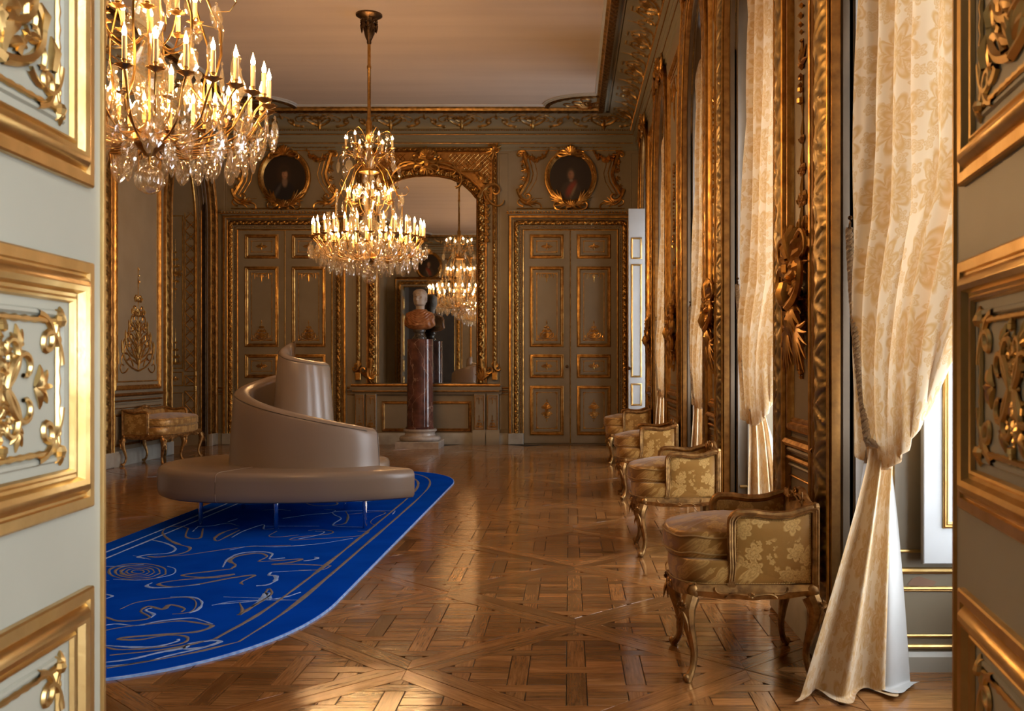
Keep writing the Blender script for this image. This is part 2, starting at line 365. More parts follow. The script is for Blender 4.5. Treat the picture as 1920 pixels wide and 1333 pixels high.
def brocade():
    m, nt, p = newmat('gold_silk_brocade'); uv = attr(nt, 'uvc')
    ds = nd(nt, 'ShaderNodeVectorMath'); ds.operation = 'ADD'; nz = nd(nt, 'ShaderNodeTexNoise'); nz.inputs['Scale'].default_value = 28; nt.links.new(uv, nz.inputs[0])
    sc = nd(nt, 'ShaderNodeVectorMath'); sc.operation = 'SCALE'; sc.inputs[3].default_value = .028; nt.links.new(nz.outputs[1], sc.inputs[0]); nt.links.new(uv, ds.inputs[0]); nt.links.new(sc.outputs[0], ds.inputs[1])
    a, _ = flower(nt, ds.outputs[0], 9, 6, .40, .75); b, _ = flower(nt, ds.outputs[0], 23, 5, .34, .9, 3.1)
    gate = ramp(nt, noise(nt, 11, 2, uv), .5, .56)
    f = mth(nt, 'MAXIMUM', a, mth(nt, 'MULTIPLY', b, gate), clamp=True)
    c = mix(nt, f, (.36, .175, .028), (.62, .37, .10))
    nt.links.new(c, p.inputs['Base Color']); nt.links.new(mth(nt, 'MULTIPLY_ADD', f, .2, .34), p.inputs['Roughness'])
    p.inputs['Specular IOR Level'].default_value = .7; p.inputs['Sheen Weight'].default_value = .3
    p.inputs['Metallic'].default_value = .25
    bump(nt, noise(nt, 45, 3, uv), p, .15, .003); return m
M['brocade'] = brocade()
M['silk'] = simple('gold_silk', (.42, .25, .06), (.33, .185, .043), .33, .25, 20, .25, 30, .1, .7, Sheen_Weight=.3)
def damask():
    m, nt, p = newmat('cream_damask'); uv = attr(nt, 'uvc')
    ds = nd(nt, 'ShaderNodeVectorMath'); ds.operation = 'ADD'; nz = nd(nt, 'ShaderNodeTexNoise'); nz.inputs['Scale'].default_value = 9; nz.inputs['Detail'].default_value = 4; nt.links.new(uv, nz.inputs[0])
    sc = nd(nt, 'ShaderNodeVectorMath'); sc.operation = 'SCALE'; sc.inputs[3].default_value = .05; nt.links.new(nz.outputs[1], sc.inputs[0]); nt.links.new(uv, ds.inputs[0]); nt.links.new(sc.outputs[0], ds.inputs[1])
    a, e = flower(nt, ds.outputs[0], 3.3, 9, .47, .12, 0, 1.5); b, _ = flower(nt, ds.outputs[0], 13, 5, .42, .8, 1.7)
    f = mth(nt, 'MAXIMUM', a, mth(nt, 'MULTIPLY', b, .8), clamp=True)
    c = mix(nt, f, (.72, .56, .36), (.61, .375, .15))
    nt.links.new(c, p.inputs['Base Color']); nt.links.new(mth(nt, 'MULTIPLY_ADD', f, .25, .42), p.inputs['Roughness'])
    p.inputs['Sheen Weight'].default_value = .2
    tl = nd(nt, 'ShaderNodeBsdfTranslucent'); nt.links.new(c, tl.inputs[0])
    mx = nd(nt, 'ShaderNodeMixShader'); mx.inputs[0].default_value = .22
    nt.links.new(p.outputs[0], mx.inputs[1]); nt.links.new(tl.outputs[0], mx.inputs[2]); nt.links.new(mx.outputs[0], nt.nodes['Material Output'].inputs[0])
    bump(nt, mth(nt, 'ADD', f, noise(nt, 14, 3, uv)), p, .2, .002); return m
M['damask'] = damask()
def vcol(name, rough=.5):
    m, nt, p = newmat(name); nt.links.new(attr(nt, 'col', 'Color'), p.inputs['Base Color']); p.inputs['Roughness'].default_value = rough; return m
M['canvas'] = vcol('oil_canvas', .35)
def lattice():
    m, nt, p = newmat('gilt_lattice'); uv = attr(nt, 'uvc'); sp = nd(nt, 'ShaderNodeSeparateXYZ'); nt.links.new(uv, sp.inputs[0])
    return m
# ------------------------------------------------------------------ relief and ornament library
def curl(p, ang, L, b0=0., b1=0., n=12, pw=3):
    t = (np.arange(n-1)+.5)/(n-1); h = ang+b0*t+b1*t**pw; ds = L/(n-1)
    return np.vstack([[p], np.array(p)+np.cumsum(np.c_[np.cos(h), np.sin(h)]*ds, 0)])
def flip(p, x0=0.): q = np.array(p, float).copy(); q[:, 0] = 2*x0-q[:, 0]; return q
def taper(n, r0, r1, bulge=0): t = np.linspace(0, 1, n); return r0+(r1-r0)*t+bulge*np.sin(pi*t)
def sym(mb, fr, p, r, **k):
    mb.stroke(p, r, fr, **k); mb.stroke(flip(p), r, fr, **k)
def shell(mb, fr, R, n=9, a0=.25, a1=pi-.25, r=None, n5=5):
    r = r or R*.13
    for a in np.linspace(a0, a1, n):
        L = R*(.8+.2*sin(a)**2); mb.stroke([(cos(a)*L*t, sin(a)*L*t) for t in (.12, .45, .8, 1.0)], [r*.35, r*.8, r*1.15, r*.5], fr, n=n5, lift=.6)
    mb.ball(fr.p(0, R*.1, R*.12), R*.16*np.linalg.norm(fr.U), 6, 4)
    c = curl((0, 0), -.1, R*1.1, .2, 4.5, 10); sym(mb, fr, c, taper(10, r*1.1, r*.6), lift=.6)
def spray(mb, fr, ang, L, n=5, r=None, spread=1.0, bend=.6):
    r = r or L*.06
    for i in range(n):
        t = i/(max(1, n-1))-.5; l = L*(1-.35*abs(t)*2)
        mb.stroke(curl((0, 0), ang+t*spread, l, bend*t*2, 0, 6), [r*.5, r*1.1, r*1.3, r, r*.7, r*.2], fr, lift=.5)
def rosette(mb, fr, R, pet=8):
    mb.ball(fr.p(0, 0, R*.12), R*.26*np.linalg.norm(fr.U), 6, 4)
    for i in range(pet):
        a = i*2*pi/pet; mb.stroke([(cos(a)*R*t, sin(a)*R*t) for t in (.3, .6, .9, 1)], [R*.08, R*.17, R*.14, R*.04], fr, lift=.5, n=4)
def sidecurls(mb, fr, L, r):
    for s in (1, -1):
        for k, (l, b) in enumerate(((1., 3.8), (.75, -4.2))):
            p = curl((L*.15, 0), .9*s if k == 0 else .2*s, L*l, -.9*s, b*s*-.7, 12)
            sym(mb, fr, p, taper(12, r, r*.5))
    for s in (1, -1):
        mb.stroke([(0, s*L*.15), (0, s*L*.5), (0, s*L*.75)], [r, r*1.5, r*.3], fr)
    sym(mb, fr, np.array([(L*.6, 0), (L*.95, 0), (L*1.15, 0)]), [r*.6, r*1.1, r*.2])
def candelabra(mb, fr, H, Wd, r, lv=5, up=1):
    """symmetric trophy: paired scrolls and leaf fans that shrink up a stem"""
    mb.stroke([(0, H*t) for t in np.linspace(0, 1, 14)], [r*(.5+.9*(i % 2))*(1-.6*i/14) for i in range(14)], fr)
    for i in range(lv):
        t = i/lv; y = H*.82*t**1.1; w = Wd/2*(1-t)**1.25+Wd*.05
        p = curl((0, y), .15, w*1.55, .5, 4.6, 14); sym(mb, fr, p, taper(14, r*1.1, r*.7))
        p = curl((w*.25, y+w*.1), 1.1, w*.95, -1.3, -3.2, 10); sym(mb, fr, p, taper(10, r*.9, r*.5))
        p = curl((w*.5, y+w*.05), -.7, w*.6, 1.2, 3.4, 8); sym(mb, fr, p, taper(8, r*.8, r*.4))
        for a in (.5, .95, 1.3):
            p = curl((0, y+w*.12), a, w*.5, -.3, -.5, 5); sym(mb, fr, p, [r*.4, r*.9, r*1.1, r*.8, r*.2])
        sym(mb, fr, np.array([(w*.95, y+w*.15), (w*.97, y+w*.34), (w*.96, y+w*.5)]), [r*.9, r*1.3, r*.2])
    for k in range(3): mb.ball(fr.p(0, H*(.86+.06*k), r), r*(1.5-.35*k)*np.linalg.norm(fr.U), 6, 4)
def pendant_orn(mb, fr, H, Wd, r):               # hangs down from v=0
    f2 = Fr(fr.o, -fr.U, -fr.V, fr.N)
    p = curl((0, 0), .05, Wd*.62, .15, 4.2, 14); sym(mb, f2, p, taper(14, r, r*.6))
    p = curl((0, H*.1), .6, Wd*.35, .6, 3.6, 10); sym(mb, f2, p, taper(10, r, r*.5))
    p = curl((0, H*.3), .8, Wd*.22, .6, 3.2, 8); sym(mb, f2, p, taper(8, r*.8, r*.5))
    mb.stroke([(0, H*t) for t in (0, .3, .55, .8, 1)], [r*.5, r*1.7, r, r*1.4, r*.2], f2)
    for x in (-.5, .5):
        mb.stroke([(Wd*x, 0), (Wd*x, H*.3), (Wd*x, H*.62)], [r, r*.8, r*.3], f2)
def thinframe(mb, fr, u0, v0, u1, v1, r, corners=True):
    cr = min(u1-u0, v1-v0)*.10
    P = [(u0, v0), (u1, v0), (u1, v1), (u0, v1)]
    mb.mould(P, [(-r, 0), (-r*.6, r*.9), (r*.6, r*.9), (r, 0)], fr)
    if corners:
        for sx, x in ((1, u0), (-1, u1)):
            for sy, y in ((1, v0), (-1, v1)):
                f = Fr(fr.p(x, y), fr.U*sx, fr.V*sy, fr.N)
                mb.stroke(curl((-cr*.1, cr*.9), -pi/2, cr*1.5, 1.6, 2.6, 9), taper(9, r*1.5, r), f)
                mb.stroke(curl((cr*.9, -cr*.1), pi, cr*1.5, -1.6, -2.6, 9), taper(9, r*1.5, r), f)
                mb.ball(f.p(0, 0, r), r*2.2, 6, 4)
def garland(mb, fr, p0, p1, sag, r, n=12):
    for i in range(n+1):
        t = i/n; u = p0[0]+(p1[0]-p0[0])*t; v = p0[1]+(p1[1]-p0[1])*t-sag*4*t*(1-t); rr = r*(.55+.6*sin(pi*t))
        for k in range(2):
            mb.ball(fr.p(u+random.uniform(-1, 1)*rr*.7, v+random.uniform(-1, 1)*rr*.7, rr*.5), rr*random.uniform(.6, .95), 5, 3)
def cartouche(mb, fr, Wd, H, r):
    shell(mb, fr.at(0, H*.12), H*.40, 9, .15, pi-.15, r*1.3)
    for s, (x, y, a, L, b0, b1) in enumerate(((.0, .1, .1, .8, .3, 4.5), (.05, .0, -.5, .7, .9, 4.0), (.1, -.15, .4, .75, -1.2, -4.2), (0, -.25, .0, .55, -.6, -4.6), (.22, .16, .9, .4, -1, -4), (.3, -.05, .1, .5, .5, 4.6))):
        sym(mb, fr, curl((Wd*x, H*y), a, Wd*.62*L, b0, b1, 13), taper(13, r*1.4, r*.7), lift=.7)
    for a in np.linspace(-2.5, -.64, 7):
        mb.stroke(curl((0, -H*.1), a, H*.36, 0, .3, 5), [r*.5, r, r*1.2, r*.8, r*.2], fr, lift=.6)
    mb.ball(fr.p(0, -H*.05, r), H*.12, 8, 5, (1, .6, 1.1))
def arch(a, b, z0=0, off=0, n=20, spr=SPR, crn=CRN):
    """opening outline from the near foot over the crown to the far foot; off grows it outward"""
    a, b = a-off, b+off; c = (a+b)/2; w = (b-a)/2; h = crn-spr+off
    return [(a, z0)]+[(a, z0+(spr-z0)*t) for t in (.5,)]+[(c-w*cos(t), spr+h*sin(t)) for t in np.linspace(0, pi, n)]+[(b, z0+(spr-z0)*.5), (b, z0)]
def prof(w, h, inner=None): return [(0, 0), (0, h*.45), (w*.08, h*.75), (w*.3, h), (w*.42, h*.62), (w*.5, h*.62), (w*.68, h*.95), (w*.85, h*.5), (w*.92, h*.15), (w, 0 if inner is None else inner)]
def bead(w, h): return [(-w/2, 0), (-w*.38, h*.75), (0, h), (w*.38, h*.75), (w/2, 0)]
def rect(u0, v0, u1, v1): return [(u0, v0), (u1, v0), (u1, v1), (u0, v1)]
# ------------------------------------------------------------------ walls
ZT = 5.9
def arched_wall(name, fr, u0, u1, wins, z0s, depth, jamb_mat=True):
    mb = MB(); cur = u0
    def q(a, b, z0, z1, n=1): mb.grid(fr.p(np.array([[a, b], [a, b]]), np.array([[z0, z0], [z1, z1]]), 0))
    for i, (a, b) in enumerate(wins):
        q(cur, a, 0, ZT); cur = b
        pts = np.array(arch(a, b, z0s, n=28)); top = pts[2:-2]
        mb.grid(fr.p(np.stack([top[:, 0]]*2), np.stack([top[:, 1], np.full(len(top), ZT)]), 0))
        if z0s > 0.01: q(a, b, 0, z0s)
        mb.grid(np.stack([fr.p(pts[:, 0], pts[:, 1], 0), fr.p(pts[:, 0], pts[:, 1], -depth)]))
    q(cur, u1, 0, ZT)
    o = mb.build(name, M['paint']); tag(o, kind='structure'); return o
wr = arched_wall('wall_right', RGT, YN-.35, YF, WINS, 0, RD)
wl = arched_wall('wall_left', LFT, YN-.35, YF, NICHES, 0, .75)
mb = MB(); mb.box((XL-.1, YF, -.05), (XR+.1, YF+.2, ZT)); wf = tag(mb.build('wall_far', M['paint'], smooth=False), kind='structure')
# thick outer skin of the window wall, so that daylight enters only by the windows
mb = MB()
for i in range(len(WINS)):
    a, b = WINS[i]; nx = WINS[i+1][0] if i+1 < len(WINS) else YF+.2
    if i == 0: mb.box((XR+RD, AW[1], -.05), (XR+RD+.08, a, ZT))
    mb.box((XR+RD, b, -.05), (XR+RD+.08, nx, ZT)); mb.box((XR+RD, a, -.05), (XR+RD+.08, b, .42)); mb.box((XR+RD, a, 5.2), (XR+RD+.08, b, ZT))
mb.box((XR+RD, -4.2, -.05), (XR+RD+.08, AW[0], ZT)); mb.box((XR+RD, AW[0], -.05), (XR+RD+.08, AW[1], .5)); mb.box((XR+RD, AW[0], 4.4), (XR+RD+.08, AW[1], ZT))
mb.build('outer_masonry', M['stone'], wr, smooth=False)
# front wall with two open doorways to the room the camera stands in
DA, DB = (-.92, .68), (-5.72, -3.95); DH = 4.1
mb = MB()
for a, b, z0, z1 in ((XL-.1, DB[0], 0, ZT), (DB[1], DA[0], 0, ZT), (DA[1], XR+.9, 0, ZT), (DB[0], DB[1], DH, ZT), (DA[0], DA[1], DH, ZT)):
    mb.box((a, YN-.35, z0), (b, YN, z1))
wfr = tag(mb.build('wall_front', M['paint'], smooth=False), kind='structure')
mb = MB(); mb.box((XL-.2, -4.2, -.05), (XR+.8, -4.1, ZT)); mb.box((XL-.2, -4.2, -.05), (XL-.1, YN-.35, ZT))
tag(mb.build('wall_back', M['brown'], smooth=False), kind='structure')
# ceiling with its shadow line, and ceiling of the room behind
mb = MB(); mb.box((XL-.2, YN-.35, ZC), (XR+.95, YF+.2, ZC+.1)); mb.box((XL-.3, -4.3, 5.2), (XR+1, YN-.35, 5.3))
ceil = tag(mb.build('ceiling', M['ceil'], smooth=False), kind='structure')
# ------------------------------------------------------------------ cornice: coved, relief-carved, gilt on grey
def raster(Wt, Ht, strokes, res):
    nx, ny = int(Wt/res), int(Ht/res)+1
    X, Y = np.meshgrid((np.arange(nx)+.5)*res, np.linspace(0, Ht, ny), indexing='ij'); H = np.zeros_like(X)
    for P, r in strokes:
        P = np.array(P); r = np.broadcast_to(np.asarray(r, float), (len(P),))
        for i in range(len(P)-1):
            a, b = P[i], P[i+1]; ab = b-a; L = (ab@ab)+1e-12
            for sh in (-Wt, 0, Wt):
                xx = X-a[0]-sh; yy = Y-a[1]
                if abs(a[0]+sh-Wt/2) > Wt: continue
                t = np.clip((xx*ab[0]+yy*ab[1])/L, 0, 1); d2 = (xx-t*ab[0])**2+(yy-t*ab[1])**2; rr = r[i]+(r[i+1]-r[i])*t
                H = np.maximum(H, np.sqrt(np.clip(rr*rr-d2, 0, None)))
    return H
def cove_strokes(Wt, Ht):
    c = Wt/2; st = []
    def s2(p, r): st.append((p, r)); q = np.array(p, float).copy(); q[:, 0] = 2*c-q[:, 0]; st.append((q, r))
    s2(curl((c, Ht*.12), .3, .62, 1.0, 5.2, 22), taper(22, .020, .012)); s2(curl((c+.04, Ht*.30), .9, .42, -.6, -4.8, 16), taper(16, .016, .009))
    s2(curl((c+.30, Ht*.10), .1, .42, .3, 4.4, 16), taper(16, .018, .010)); s2(curl((c+.22, Ht*.75), -.4, .40, -.5, -3.8, 16), taper(16, .015, .008))
    s2(curl((c+.5, Ht*.45), 1.2, .26, -1.4, -3, 10), taper(10, .014, .008)); s2(curl((c+.12, Ht*.85), .1, .22, .2, -3, 10), taper(10, .013, .007))
    for a in np.linspace(.35, 1.5, 5): s2(curl((c, Ht*.42), a, .15, 0, .3, 5), [.006, .011, .013, .010, .004])
    for a in (-.9, -.4, .2, .7): s2(curl((c+.42, Ht*.3), a, .11, .5, 0, 4), [.006, .011, .010, .003])
    st.append((np.array([(c, Ht*.02), (c, Ht*.4)]), [.03, .015])); st.append((np.array([(0, Ht*.5), (0, Ht*.9)]), [.022, .01]))
    return st
def vgold(name, goldc, paintc):
    m, nt, p = newmat(name); f = nd(nt, 'ShaderNodeSeparateColor'); nt.links.new(attr(nt, 'col', 'Color'), f.inputs[0]); f = f.outputs[0]
    g = mix(nt, ramp(nt, noise(nt, 14, 3), .38, .62), goldc, tuple(x*.5 for x in goldc))
    nt.links.new(mix(nt, f, paintc, g), p.inputs['Base Color']); nt.links.new(f, p.inputs['Metallic'])
    p.inputs['Roughness'].default_value = .42; return m
M['covegold'] = vgold('gilt_on_grey_cove', (.62, .36, .10), (.225, .205, .145))
def cornice_run(mb, p0, p1, nrm):
    """p0->p1 along the wall, nrm into the room; cove grid displaced by the relief tile, ends mitred"""
    p0, p1, nrm = np.array(p0, float), np.array(p1, float), np.array(nrm, float); L = np.linalg.norm(p1-p0); T = (p1-p0)/L
    prof0 = [(.0, 5.20), (.02, 5.22), (.02, 5.27), (.05, 5.30), (.05, 5.36), (.075, 5.39), (.075, 5.43), (.10, 5.455), (.10, 5.49), (.145, 5.52), (.145, 5.555), (.115, 5.56)]
    cove = [(.115+.42*(1-cos(t)), 5.56+.185*sin(t)) for t in np.linspace(0, pi/2, 26)]
    prof1 = [(.545, 5.765), (.60, 5.77), (.60, 5.735), (.62, 5.72), (.65, 5.715)]
    prof2 = [(.72, 5.73), (.74, 5.765), (.77, 5.775), (.77, 5.79)]
    prof3 = [(.77, 5.785), (.80, 5.80), (.81, ZC+.002)]
    def sw(pr, s=None):
        pr = np.array(pr); u = np.array([0, 1.])
        a = u[:, None]*(L-2*pr[None, :, 0])+pr[None, :, 0]
        P = np.zeros((2, len(pr), 3)); P[..., 0] = p0[0]+T[0]*a+nrm[0]*pr[None, :, 0]; P[..., 1] = p0[1]+T[1]*a+nrm[1]*pr[None, :, 0]; P[..., 2] = pr[None, :, 1]; return P
    mb.grid(sw(prof0), col=np.zeros((2*len(prof0), 3))); mb.grid(sw(prof1), col=np.zeros((2*len(prof1), 3))); mb.grid(sw(prof2), col=np.full((2*len(prof2), 3), .9)); 
    mb.m = 1; mb.grid(sw(prof3)); mb.m = 0
    # relief cove
    c = np.array(cove); cl = np.concatenate([[0], np.cumsum(np.hypot(*np.diff(c, axis=0).T))]); Ht = cl[-1]
    k = max(1, round(L/1.25)); Wt = L/k; res = .018
    H = raster(Wt, Ht, cove_strokes(Wt, Ht), res); nx = H.shape[0]
    H = np.vstack([H]*k); n = len(H); s = (np.arange(n)+.5)/n*L; t = np.linspace(0, Ht, H.shape[1])
    d = np.interp(t, cl, c[:, 0]); z = np.interp(t, cl, c[:, 1]); dd = np.gradient(d); dz = np.gradient(z); l = np.hypot(dd, dz)
    nd_, nz_ = dz/l, -dd/l
    S_ = np.clip(s[:, None], d[None, :], L-d[None, :])
    H = np.where((s[:, None] <= d[None, :]+.02) | (s[:, None] >= L-d[None, :]-.02), 0, H)*1.5
    D = d[None, :]+nd_[None, :]*H; Z = z[None, :]+nz_[None, :]*H
    P = np.zeros((*H.shape, 3)); P[..., 0] = p0[0]+T[0]*S_+nrm[0]*D; P[..., 1] = p0[1]+T[1]*S_+nrm[1]*D; P[..., 2] = Z
    g = np.clip(H/.0045, 0, 1); mb.grid(P, col=np.repeat(g.reshape(-1, 1), 3, 1))
    # gilt bead row, ogee row and carved ribs
    g = MB(); fr = Fr((p0[0]+nrm[0]*.145, p0[1]+nrm[1]*.145, 0), (T[0], T[1], 0), (0, 0, 1), (nrm[0], nrm[1], 0))
    g.beads([(.15, 5.538), (L-.15, 5.538)], .016, fr, gap=2.5)
    fr = Fr((p0[0]+nrm[0]*.10, p0[1]+nrm[1]*.10, 0), (T[0], T[1], 0), (0, 0, 1), (nrm[0], nrm[1], 0)); g.mould([(.1, 5.472), (L-.1, 5.472)], bead(.022, .012), fr, False)
    fr = Fr((p0[0]+nrm[0]*.05, p0[1]+nrm[1]*.05, 0), (T[0], T[1], 0), (0, 0, 1), (nrm[0], nrm[1], 0)); g.mould([(.1, 5.33), (L-.1, 5.33)], bead(.018, .01), fr, False)
    fr = Fr((p0[0], p0[1], 5.722), (T[0], T[1], 0), (nrm[0], nrm[1], 0), (0, 0, -1)); g.carved([(.66, .675), (L-.66, .675)], .10, .030, fr, per=.14, step=.022, nc=7)
    fr = Fr((p0[0], p0[1], 5.775), (T[0], T[1], 0), (nrm[0], nrm[1], 0), (0, 0, -1)); g.beads([(.55, .562), (L-.55, .562)], .012, fr, gap=3.2)
    return g
runs = (((XL, YF), (XR, YF), (0, -1), 'trim_1'), ((XR, YF), (XR, YN), (-1, 0), 'trim_2'), ((XL, YN), (XL, YF), (1, 0), 'trim_3'), ((XR, YN), (XL, YN), (0, 1), 'trim_4'))
for p0, p1, n, nm in runs:
    mb = MB(); g = cornice_run(mb, p0, p1, n); o = tag(mb.build(nm, [M['covegold'], M['white']]), kind='structure')
    tag(g.build('gilt_moulding', M['golddark'], o))
# corner plates where the cornice swells into the ceiling
for sx, cx in ((-1, XR), (1, XL)):
    for sy, cy in ((-1, YF), (1, YN)):
        def cp(off, n=14):
            o = [(0.60, 1.72+off)]
            for t in np.linspace(0, pi/2, n): o.append((.78+.86*sin(t)+off*sin(t)*.8, .78+.70*cos(t)+off*cos(t)*.8))
            return o+[(1.72+off, .60)]
        out = cp(0); mb = MB()
        P = [(cx+sx*a, cy+sy*b) for a, b in out]+[(cx+sx*.6, cy+sy*.6)]
        mb.m = 0; mb.add([(x, y, 5.775) for x, y in P], [tuple(range(len(P)))], col=np.zeros(3))
        e = np.array([[(cx+sx*a, cy+sy*b, 5.775), (cx+sx*a, cy+sy*b, 5.80)] for a, b in out]); mb.m = 1; mb.grid(e)
        o2 = cp(.035); e = np.array([[(cx+sx*a, cy+sy*b, 5.80), (cx+sx*c, cy+sy*d, 5.80), (cx+sx*c, cy+sy*d, ZC)] for (a, b), (c, d) in zip(out, o2)]); mb.grid(e)
        o = tag(mb.build('trim_5', [M['covegold'], M['white']], smooth=False), kind='structure')
        g = MB(); F0 = Fr((cx, cy, 5.775), (sx, 0, 0), (0, sy, 0), (0, 0, -1))
        g.carved(cp(-.06), .08, .03, F0, per=.14, step=.02, nc=7)
        for s in (0, 1):
            f = Fr(F0.p(.95, .95), *( (F0.U, F0.V) if s else (F0.V, F0.U)), F0.N)
            for a, L, b0, b1 in ((-.5, .6, .4, 4.6), (.2, .45, .5, 3.8), (-1.0, .5, .6, -4), (.5, .3, -1, -3.5)): g.stroke(curl((0, 0), a, L, b0, b1, 16), taper(16, .022, .012), f)
        shell(g, Fr(F0.p(.85, .85), (F0.U-F0.V)/1.414, (F0.U+F0.V)/1.414, F0.N), .26, 9, r=.028)
        g.build('carved_ornament', M['golddark'], o)
# ------------------------------------------------------------------ parquet floor: square panels set diagonally, woven boards inside
mb = MB(); mb.box((XL-1.1, -4.2, -.12), (XR+RD+.05, YF+.2, -.006)); floor = tag(mb.build('floor', M['joint'], smooth=False), kind='structure')
def clip(poly, a, b, c):                             # keep a*x+b*y<=c
    out = []
    for i in range(len(poly)):
        p, q = poly[i], poly[(i+1) % len(poly)]; dp = a*p[0]+b*p[1]-c; dq = a*q[0]+b*q[1]-c
        if dp <= 0: out.append(p)
        if dp*dq < 0: t = dp/(dp-dq); out.append((p[0]+(q[0]-p[0])*t, p[1]+(q[1]-p[1])*t))
    return out
def area(p): return abs(sum(p[i][0]*p[(i+1) % len(p)][1]-p[(i+1) % len(p)][0]*p[i][1] for i in range(len(p))))/2
HD = .78; FB = .098; r2 = sqrt(2)                    # half diagonal of a panel, width of its border boards
pieces = []
rnd = random.Random(3)
for i in range(-6, 12):
    for j in range(-9, 16):
        if (i+j) % 2 == 0: continue
        cx, cy = .03-.0+HD*(i-2), 5.32+HD*j
        if not (XL-1.6 < cx < XR+1.4 and -.4 < cy < YF+.8): continue
        # border boards: mitred trapezoids
        h = HD; g = .0022*r2; hi = HD-FB*r2
        C = [(1, 0), (0, 1), (-1, 0), (0, -1)]
        for k in range(4):
            a, b = C[k], C[(k+1) % 4]; tt = .012
            P = [(a[0]*(h-g), a[1]*(h-g)), (b[0]*(h-g), b[1]*(h-g)), (b[0]*hi, b[1]*hi), (a[0]*hi, a[1]*hi)]
            pieces.append(([(cx+x, cy+y) for x, y in P], math.atan2(b[1]-a[1], b[0]-a[0]), cx, cy))
        hh = hi-.003
        cand = []; n = 3; s = .088; sp = .262         # woven strips and the boards between them
        for p in range(-n, n+1):
            for q in range(-n, n+1):
                x, y = p*sp, q*sp; v = (p+q) % 2
                if v: cand.append(((x-s/2, y-sp/2-s/2-.0, x+s/2, y+sp/2+s/2), 1))if False else cand.append(((x-s/2, y-sp+s/2, x+s/2, y+sp-s/2), 1))
                else: cand.append(((x-sp+s/2, y-s/2, x+sp-s/2, y+s/2), 0))
                u0, u1, w0, w1 = x+s/2, x+sp-s/2, y+s/2, y+sp-s/2; m_ = (w0+w1)/2
                cand.append(((u0, w0, u1, m_), 0)); cand.append(((u0, m_, u1, w1), 0))
        seen = set()
        for (x0, y0, x1, y1), d in cand:
            key = (round(x0, 3), round(y0, 3), round(x1, 3), round(y1, 3))
            if key in seen: continue
            seen.add(key); e = .0018
            P = [(x0+e, y0+e), (x1-e, y0+e), (x1-e, y1-e), (x0+e, y1-e)]
            for a, b in ((1, 1), (1, -1), (-1, 1), (-1, -1)): P = clip(P, a, b, hh) if P else P
            if len(P) > 2 and area(P) > .0008: pieces.append(([(cx+x, cy+y) for x, y in P], pi/2 if d else 0, cx, cy))
def inroom(P):
    for a, b, c in ((1, 0, XR+.0), (-1, 0, -XL), (0, 1, YF), (0, -1, -.3)): P = clip(P, a, b, c) if P else P
    return P
pl = []
for P, a, cx, cy in pieces:
    P = inroom(P)
    if len(P) > 2 and area(P) > .0008: pl.append((P, a))
# boards in the window bays
for (a, b) in WINS:
    y = a+.003
    while y < b-.02: pl.append(([(XR+.003, y), (XR+RD, y), (XR+RD, min(b, y+.11)), (XR+.003, min(b, y+.11))], 0)); y += .113
for (a, b) in NICHES:
    pl.append(([(XL-.75, a), (XL-.003, a), (XL-.003, b), (XL-.75, b)], 0))
def addplank(mb, P, a, rnd):
    c = np.mean(P, 0); t = rnd.gauss(0, 1); hue = rnd.uniform(-.05, .05); v = min(1.6, max(.55, 1+.20*t)); col = (v, v*(1+hue), v*(1+2*hue))
    ox, oy = rnd.uniform(0, 40), rnd.uniform(0, 40); tx, ty = rnd.gauss(0, .0014), rnd.gauss(0, .0014); z = rnd.gauss(0, .0003)
    ca, sa = cos(a), sin(a)
    def uvf(Q): x, y = Q[:, 0]-c[0], Q[:, 1]-c[1]; return np.c_[x*ca+y*sa+ox, -x*sa+y*ca+oy]
    b = MB(); b.poly(P, -.008, 0, .0016, uvf=uvf)
    V = b.V[0]; V[:, 2] += z+(V[:, 0]-c[0])*tx+(V[:, 1]-c[1])*ty
    V[:, 2] = np.minimum(V[:, 2], .0012)
    mb.add(V, b.F, b.A[0], col)
def inview(P):
    c = np.mean(P, 0)
    if c[1] < 3.9: return 1e9
    px = 1068+1850*c[0]/c[1]; py = 685+2590/c[1]
    onrug = -3.62 < c[0] < -1.42 and 4.9 < c[1] < 12.4
    return c[1]+(0 if 190 < px < 1560 and py < 1345 and not onrug else 1e6)
pl.sort(key=lambda q: inview(q[0]))
for P, a in pl[:300]:
    mb = MB(); addplank(mb, P, a, rnd); mb.build('plank', M['wood'], floor, smooth=False)
mb = MB()
for P, a in pl[300:]: addplank(mb, P, a, rnd)
tag(mb.build('plank_field', M['wood'], floor, smooth=False), kind='stuff')
mb = MB()
mb.grid(np.array([[(XL-.2, -4.2, -.001), (XR+.9, -4.2, -.001)], [(XL-.2, -.3, -.001), (XR+.9, -.3, -.001)]])); mb.build('boarding', M['wood'], floor)
